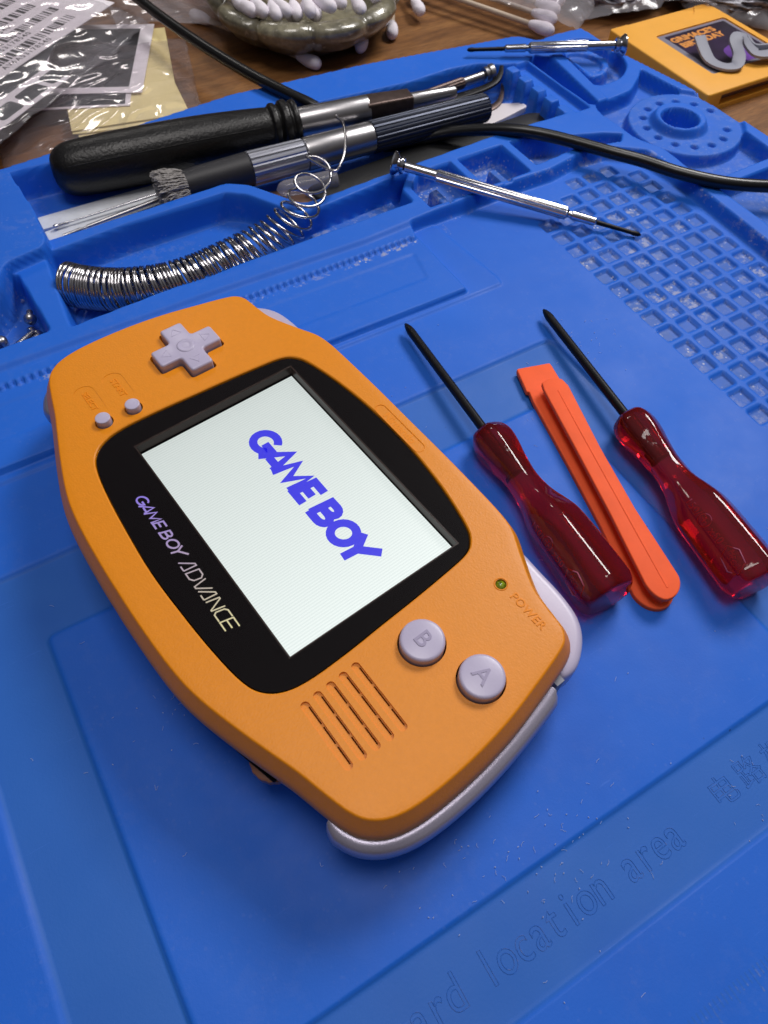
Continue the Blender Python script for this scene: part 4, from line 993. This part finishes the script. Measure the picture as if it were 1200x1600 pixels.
def swab_proto(label, group):
    r_ = thing('cotton_swab', label, 'cotton swab', group=group)
    add_mesh('stick', *lathe([(-30, 1.15), (30, 1.15)], 14), M['stick'], r_, 40)
    for s in (-1, 1):
        add_mesh('cotton_tip', *xf(lathe(smoothprof([(-4.2, 1.0), (-3.6, 1.5), (0, 2.4), (4.5, 2.75), (7, 2.3), (8.3, 1.2), (8.6, 0.05)], 4), 24, lambda th, x: 1 + 0.03 * math.sin(3 * th + x)), Matrix.Translation((s * 30, 0, 0)) @ Matrix.Diagonal((s, s, 1, 1))), M['cotton'], r_, 60)
    return r_


proto = None


def swab(tip, tail, label, group):
    """tip: the cotton end nearest the camera"""
    global proto
    tip, tail = Vector(tip), Vector(tail); d = (tip - tail).normalized(); c = tip - d * 38.4
    if proto is None: r_ = proto = swab_proto(label, group)
    else:
        r_ = proto.copy(); COL.objects.link(r_)
        for ch in proto.children:
            k = ch.copy(); COL.objects.link(k); k.parent = r_
    r_.matrix_world = axis_matrix(c, tip); r_['label'] = label; r_['group'] = group; return r_


random.seed(11)
tips = [(92.9, 233.0), (95.6, 227.4), (98.4, 223.6), (101.8, 218.8), (106.5, 218.0), (110.0, 216.8), (114.5, 213.2), (118.6, 214.6), (124.8, 212.0), (131.0, 215.2), (137.2, 210.8), (112, 222.5), (121, 221.0), (146.5, 214.5), (129, 221)]
names = ['leftmost', 'second from the left', 'third from the left', 'fourth from the left', 'fifth from the left', 'sixth from the left', 'seventh from the left', 'eighth from the left', 'ninth from the left', 'tenth from the left', 'eleventh from the left', None, None, 'rightmost', None]
for i, (x, y) in enumerate(tips):
    x += 4.0; y += 4.5
    a = R(random.uniform(72, 108)); z = random.uniform(10.2, 13.5) - (3.0 if i in (11, 12, 14) else 0); tail = (x + 70 * math.cos(a), y + 70 * math.sin(a), z + 5)
    lab = f'white cotton swab in the scalloped dish, {names[i]}' if names[i] else 'white cotton swab deep in the dish behind the front row'
    swab((x, y, z), tail, lab, 'cotton swabs in the dish')
swab((119.0, 213.4, -5.2), (85, 292, -5.4), 'cotton swab on the desk, its tip poking out under the dish front', 'cotton swabs on the desk')
swab((140.5, 217.2, -5.2), (182, 262, -5.2), 'cotton swab on the desk with its tip just below the dish', 'cotton swabs on the desk')
swab((160.0, 221.0, -5.2), (190, 270, -5.2), 'cotton swab on the desk near the right end of the dish', 'cotton swabs on the desk')
swab((181.0, 229.5, -3.0), (196, 290, 0), 'cotton swab standing clear on the bare desk right of the dish', 'cotton swabs on the desk')

# ------------------------------------------------------------------ bags and papers
def film_mesh(name, corners, nx, ny, zf, m, label, cat, seed=0, part_of=None):
    """corners (3-d): c00, c10, c11, c01; zf(u, v) extra height; both faces of a thin, wrinkled sheet"""
    A, B, C_, D_ = [Vector(c) for c in corners]; base = (A + B + C_ + D_) / 4; base.z = min(c[2] for c in corners)
    from mathutils import noise as mn
    V, F = [], []
    for side in (0, 1):
        for j in range(ny + 1):
            for i in range(nx + 1):
                u, v = i / nx, j / ny; p = (A * (1 - u) + B * u) * (1 - v) + (D_ * (1 - u) + C_ * u) * v
                e_ = min(u, 1 - u, v, 1 - v); h = zf(u, v) + 0.7 * mn.noise(Vector((p.x * 0.10, p.y * 0.10, seed))) + (1 - abs(mn.noise(Vector((p.x * 0.07, p.y * 0.12, seed + 7)))) * 2) ** 3 * 0.75
                p = p + Vector((0.6 * mn.noise(Vector((p.y * .2, seed, 1))), 0.6 * mn.noise(Vector((p.x * .2, seed, 2))), 0)) * (1 if e_ < 0.02 else 0.2)
                p.z += h - (0.08 if side else 0); V.append(tuple(p - base))
    W_ = (nx + 1); S_ = (nx + 1) * (ny + 1)
    for j in range(ny):
        for i in range(nx):
            a = j * W_ + i; F.append((a, a + 1, a + W_ + 1, a + W_)); F.append(tuple(S_ + q for q in (a, a + W_, a + W_ + 1, a + 1)))
    rim = [i for i in range(W_)] + [j * W_ + nx for j in range(1, ny + 1)] + [ny * W_ + i for i in range(nx - 1, -1, -1)] + [j * W_ for j in range(ny - 1, 0, -1)]
    for k in range(len(rim)): a, b = rim[k], rim[(k + 1) % len(rim)]; F.append((a, S_ + a, S_ + b, b))
    o = add_mesh(name, V, F, m, None, 80); o.location = base * MM; return tag(o, label, cat)


# cream cards in the lower bag
random.seed(5)
cc = thing('card_stack', 'stack of cream cards inside the lower clear bag', 'cards', (40, 236, -8))
for k in range(7):
    a = R(-14 + random.uniform(-5, 5)); ca, sa = math.cos(a), math.sin(a); x0, x1, y0, y1 = -26, 17, -34 + random.uniform(-3, 2), 44
    pl = [(x0, y0), (x1, y0), (x1, y1), (x0, y1)]; pl = [(x * ca - y * sa + 3 + random.uniform(-1.5, 1.5), x * sa + y * ca + random.uniform(-1, 1)) for x, y in pl]
    add_mesh('card', *slab(pl, 0.3 + k * 0.75, 0.65 + k * 0.75), M['cream'], cc, smooth=False)
a_ = math.atan2(270.2 - 221.6, 66.0 - 42.5) - math.pi / 2
pr_ = thing('photo_print', 'white-bordered dark print lying on the cream cards', 'print', (42.5, 221.6, -2.0), a_)
add_mesh('print_paper', *slab([(-44, 0), (0, 0), (0, 58), (-44, 58)], 0, 0.25), M['paper'], pr_, smooth=False)
add_mesh('printed_area', *slab([(-40, 4.5), (-5.6, 4.5), (-5.6, 54), (-40, 54)], 0.255, 0.27), M['print'], pr_, smooth=False)
pr2 = thing('photo_print', 'second dark print showing only its edge beneath the white-bordered one', 'print', (36, 215.2, -2.6), a_ + R(3))
add_mesh('print_paper', *slab([(-46, 0), (-1, 0), (-1, 52), (-46, 52)], 0, 0.25), M['paper'], pr2, smooth=False)
add_mesh('printed_area', *slab([(-43, 1.4), (-3, 1.4), (-3, 50), (-43, 50)], 0.255, 0.27), M['print'], pr2, smooth=False)
# label sheets in the upper bag
a2 = math.atan2(230.4 - 207.3, 17.9 + 13.7)
kp = thing('label_sheet', 'white label sheet with dark rounded key shapes in the upper bag', 'label sheet', (-13.9, 207.0, 5.6), a2)
add_mesh('sheet', *slab([(-60, 0), (40.5, 0), (41.5, 12), (60, 23), (60, 34), (-60, 34)], 0, 0.25), M['paper'], kp, smooth=False)
for k in range(-3, 3):
    o_ = add_mesh('key_shape', *slab(rrect(6.0 + 14.4 * k - 2, 2.2, 6.0 + 14.4 * k + 10, 9.8, 1.6), 0.26, 0.275), M['keyprint'], kp, smooth=False)
add_mesh('dark_panel', *slab([(-60, 13.5), (40, 13.0), (62, 22), (62, 27.5), (-60, 27.5)], 0.26, 0.275), M['keyprint'], kp, smooth=False)
a3 = math.atan2(281.0 - 242.3, 52.3 + 4.4)
bs = thing('barcode_sheet', 'white sheet of rows of barcodes topmost in the upper bag', 'label sheet', (-4.4, 242.3, 6.6), a3)
add_mesh('sheet', *slab([(-70, -1.5), (70, -1.5), (70, 60), (-70, 60)], 0, 0.25), M['paper'], bs, smooth=False)
random.seed(21)
for row in range(5):
    y = 4.6 + row * 10.5; parts = []; x = -52.0 + (row % 2) * 3
    while x < 52:
        w_ = random.choice((0.6, 0.6, 1.1, 1.9)); parts.append(box(x, x + w_, y, y + 5.0, 0.26, 0.275)); x += w_ + random.choice((0.6, 0.8, 1.4))
    add_mesh('barcode', *merge(*parts), M['ink'], bs, smooth=False)
    put_text('barcode_number', 'AV6A53178539  AV6A53178540', 3.6, M['ink'], bs, Matrix.Translation((2, y - 2.4, 0.27)), extrude=0.004, spacing=1.25, bold=0.05)
from mathutils import noise as mn_
film_mesh('plastic_bag', [(-20, 199.0, -6.5), (56, 190.4, -1.0), (77, 262, -5.5), (-6, 300, -5.0)], 90, 110, lambda u, v: 5.2 * (math.sin(math.pi * min(1, u * 1.0)) ** 0.5) * (math.sin(math.pi * v) ** 0.4), M['film'], 'lower clear plastic bag holding cream cards and dark prints', 'plastic bag', 2)
film_mesh('plastic_bag', [(-60, 160.0, 6.8), (59.5, 251, 6.8), (20, 320, 6.8), (-100, 240, 6.8)], 120, 90, lambda u, v: 1.6 + 2.4 * math.sin(math.pi * v) ** 0.5, M['film'], 'upper clear plastic bag with barcode and label sheets', 'plastic bag', 5)
film_mesh('plastic_bag', [(50, 268, 2), (93, 257, -2), (120, 300, -2), (60, 330, 2)], 50, 50, lambda u, v: 2.5 * math.sin(math.pi * u), M['film2'], 'loose clear bag corner at the top beside the dish', 'plastic bag', 9)


# bag of swabs at the top, over the mat's back corner
for i, (t0, t1, lab) in enumerate((((222, 183.0, -1.5), (185, 262, 0), 'front'), ((226.5, 187.5, 0.5), (193, 262, 2), 'second'), ((231.0, 191.5, 2.0), (203, 265, 3), 'third'), ((235.5, 194.5, 4.0), (213, 265, 5), 'fourth'), ((240, 196, 6), (228, 270, 5), 'rearmost'))):
    swab(t0, t1, f'{lab} cotton swab inside the clear bag behind the mat corner', 'cotton swabs in the bag')
film_mesh('plastic_bag', [(204, 246, -6), (222, 168.5, 4.6), (247, 186, 2), (262, 260, -4)], 60, 110, lambda u, v: 9.0 * math.sin(math.pi * u) ** 0.6 * (0.35 + 0.65 * min(1, v * 2.2)) * 1.0, M['film2'], 'clear plastic bag of cotton swabs reaching over the mat corner', 'plastic bag', 13)


def lump(cx, cy, rx, ry, rz, ang, m, name, label, cat, seed):
    V, F = [], []; nu, nv = 72, 36
    for j in range(nv + 1):
        for i in range(nu):
            th = 2 * math.pi * i / nu; ph = math.pi * j / nv - math.pi / 2; n_ = Vector((math.cos(ph) * math.cos(th), math.cos(ph) * math.sin(th), math.sin(ph)))
            f = 1 + 0.16 * mn_.noise(n_ * 2.2 + Vector((seed, 0, 0))) + 0.16 * (1 - 2 * abs(mn_.noise(n_ * 5.5 + Vector((seed, 3, 0)))))
            p = Vector((n_.x * rx * f, n_.y * ry * f, max(-0.0, (n_.z * 0.5 + 0.5)) * rz * 2 * f)); p = Matrix.Rotation(R(ang), 3, 'Z') @ p; V.append(tuple(p))
    for j in range(nv):
        for i in range(nu): F.append((j * nu + i, j * nu + (i + 1) % nu, (j + 1) * nu + (i + 1) % nu, (j + 1) * nu + i))
    o = add_mesh(name, V, F, m, None, 60); o.location = Vector((cx, cy, -7.8)) * MM; return tag(o, label, cat)


lump(277, 208, 24, 22, 8, -10, M['film_grey'], 'parts_filling', 'grey metallic parts in the clear bag left of the yellow cartridge top', 'parts', 3)
lump(332, 178, 36, 26, 9, -25, M['film_grey'], 'parts_filling', 'grey metallic parts in the clear bag at the top right corner', 'parts', 8)
film_mesh('plastic_bag', [(246, 192, -6), (300, 164, -1.5), (312, 230, -4), (255, 250, -6)], 80, 80, lambda u, v: 9.5 * math.sin(math.pi * u) ** 0.6 * math.sin(math.pi * min(1, v * 0.9 + 0.05)) ** 0.6 + (3.0 if u > .6 and v < .15 else 0), M['film2'], 'crumpled clear bag of grey parts reaching over the cartridge top edge', 'plastic bag', 17)
film_mesh('plastic_bag', [(292, 168, -3), (325, 138, -6), (372, 190, -6), (312, 215, -5)], 80, 80, lambda u, v: 11.5 * math.sin(math.pi * u) ** 0.6 * math.sin(math.pi * v) ** 0.6, M['film2'], 'crumpled clear bag of grey parts behind the cartridge at the picture corner', 'plastic bag', 23)

# ------------------------------------------------------------------ lint and tiny fibres on the mat
random.seed(77); parts = []
for k in range(230):
    if k < 90: x, y = random.uniform(-75, 110), random.uniform(-130, 60)
    else:
        cx_, cy_ = random.choice(((10, -88), (-2, -80), (-40, -25), (60, -98), (110, 20), (18, -85))); x, y = random.gauss(cx_, 7), random.gauss(cy_, 5)
    inb = (-78 < x < 99 and -105 < y < 27.6) and not (-59.5 < x < 83.7 and -86 < y < 7.2)
    z = (-0.8 if inb else 0.0) + 0.16; a = random.uniform(0, 6.28); L_ = random.choice((0.3, 0.3, 0.5, 0.9, 1.2)); P = [(x, y, z)]
    for q in range(4): a += random.gauss(0, .5); x += math.cos(a) * L_ / 4; y += math.sin(a) * L_ / 4; P.append((x, y, z))
    parts.append(tube(P, 0.035 if L_ > .4 else 0.08, 4))
o = add_mesh('lint', *merge(*parts), mat('pale_lint', (176, 190, 226), 0.8), None, smooth=False); tag(o, 'specks of pale lint and fibre scattered over the blue mat', 'lint', None, 'stuff')
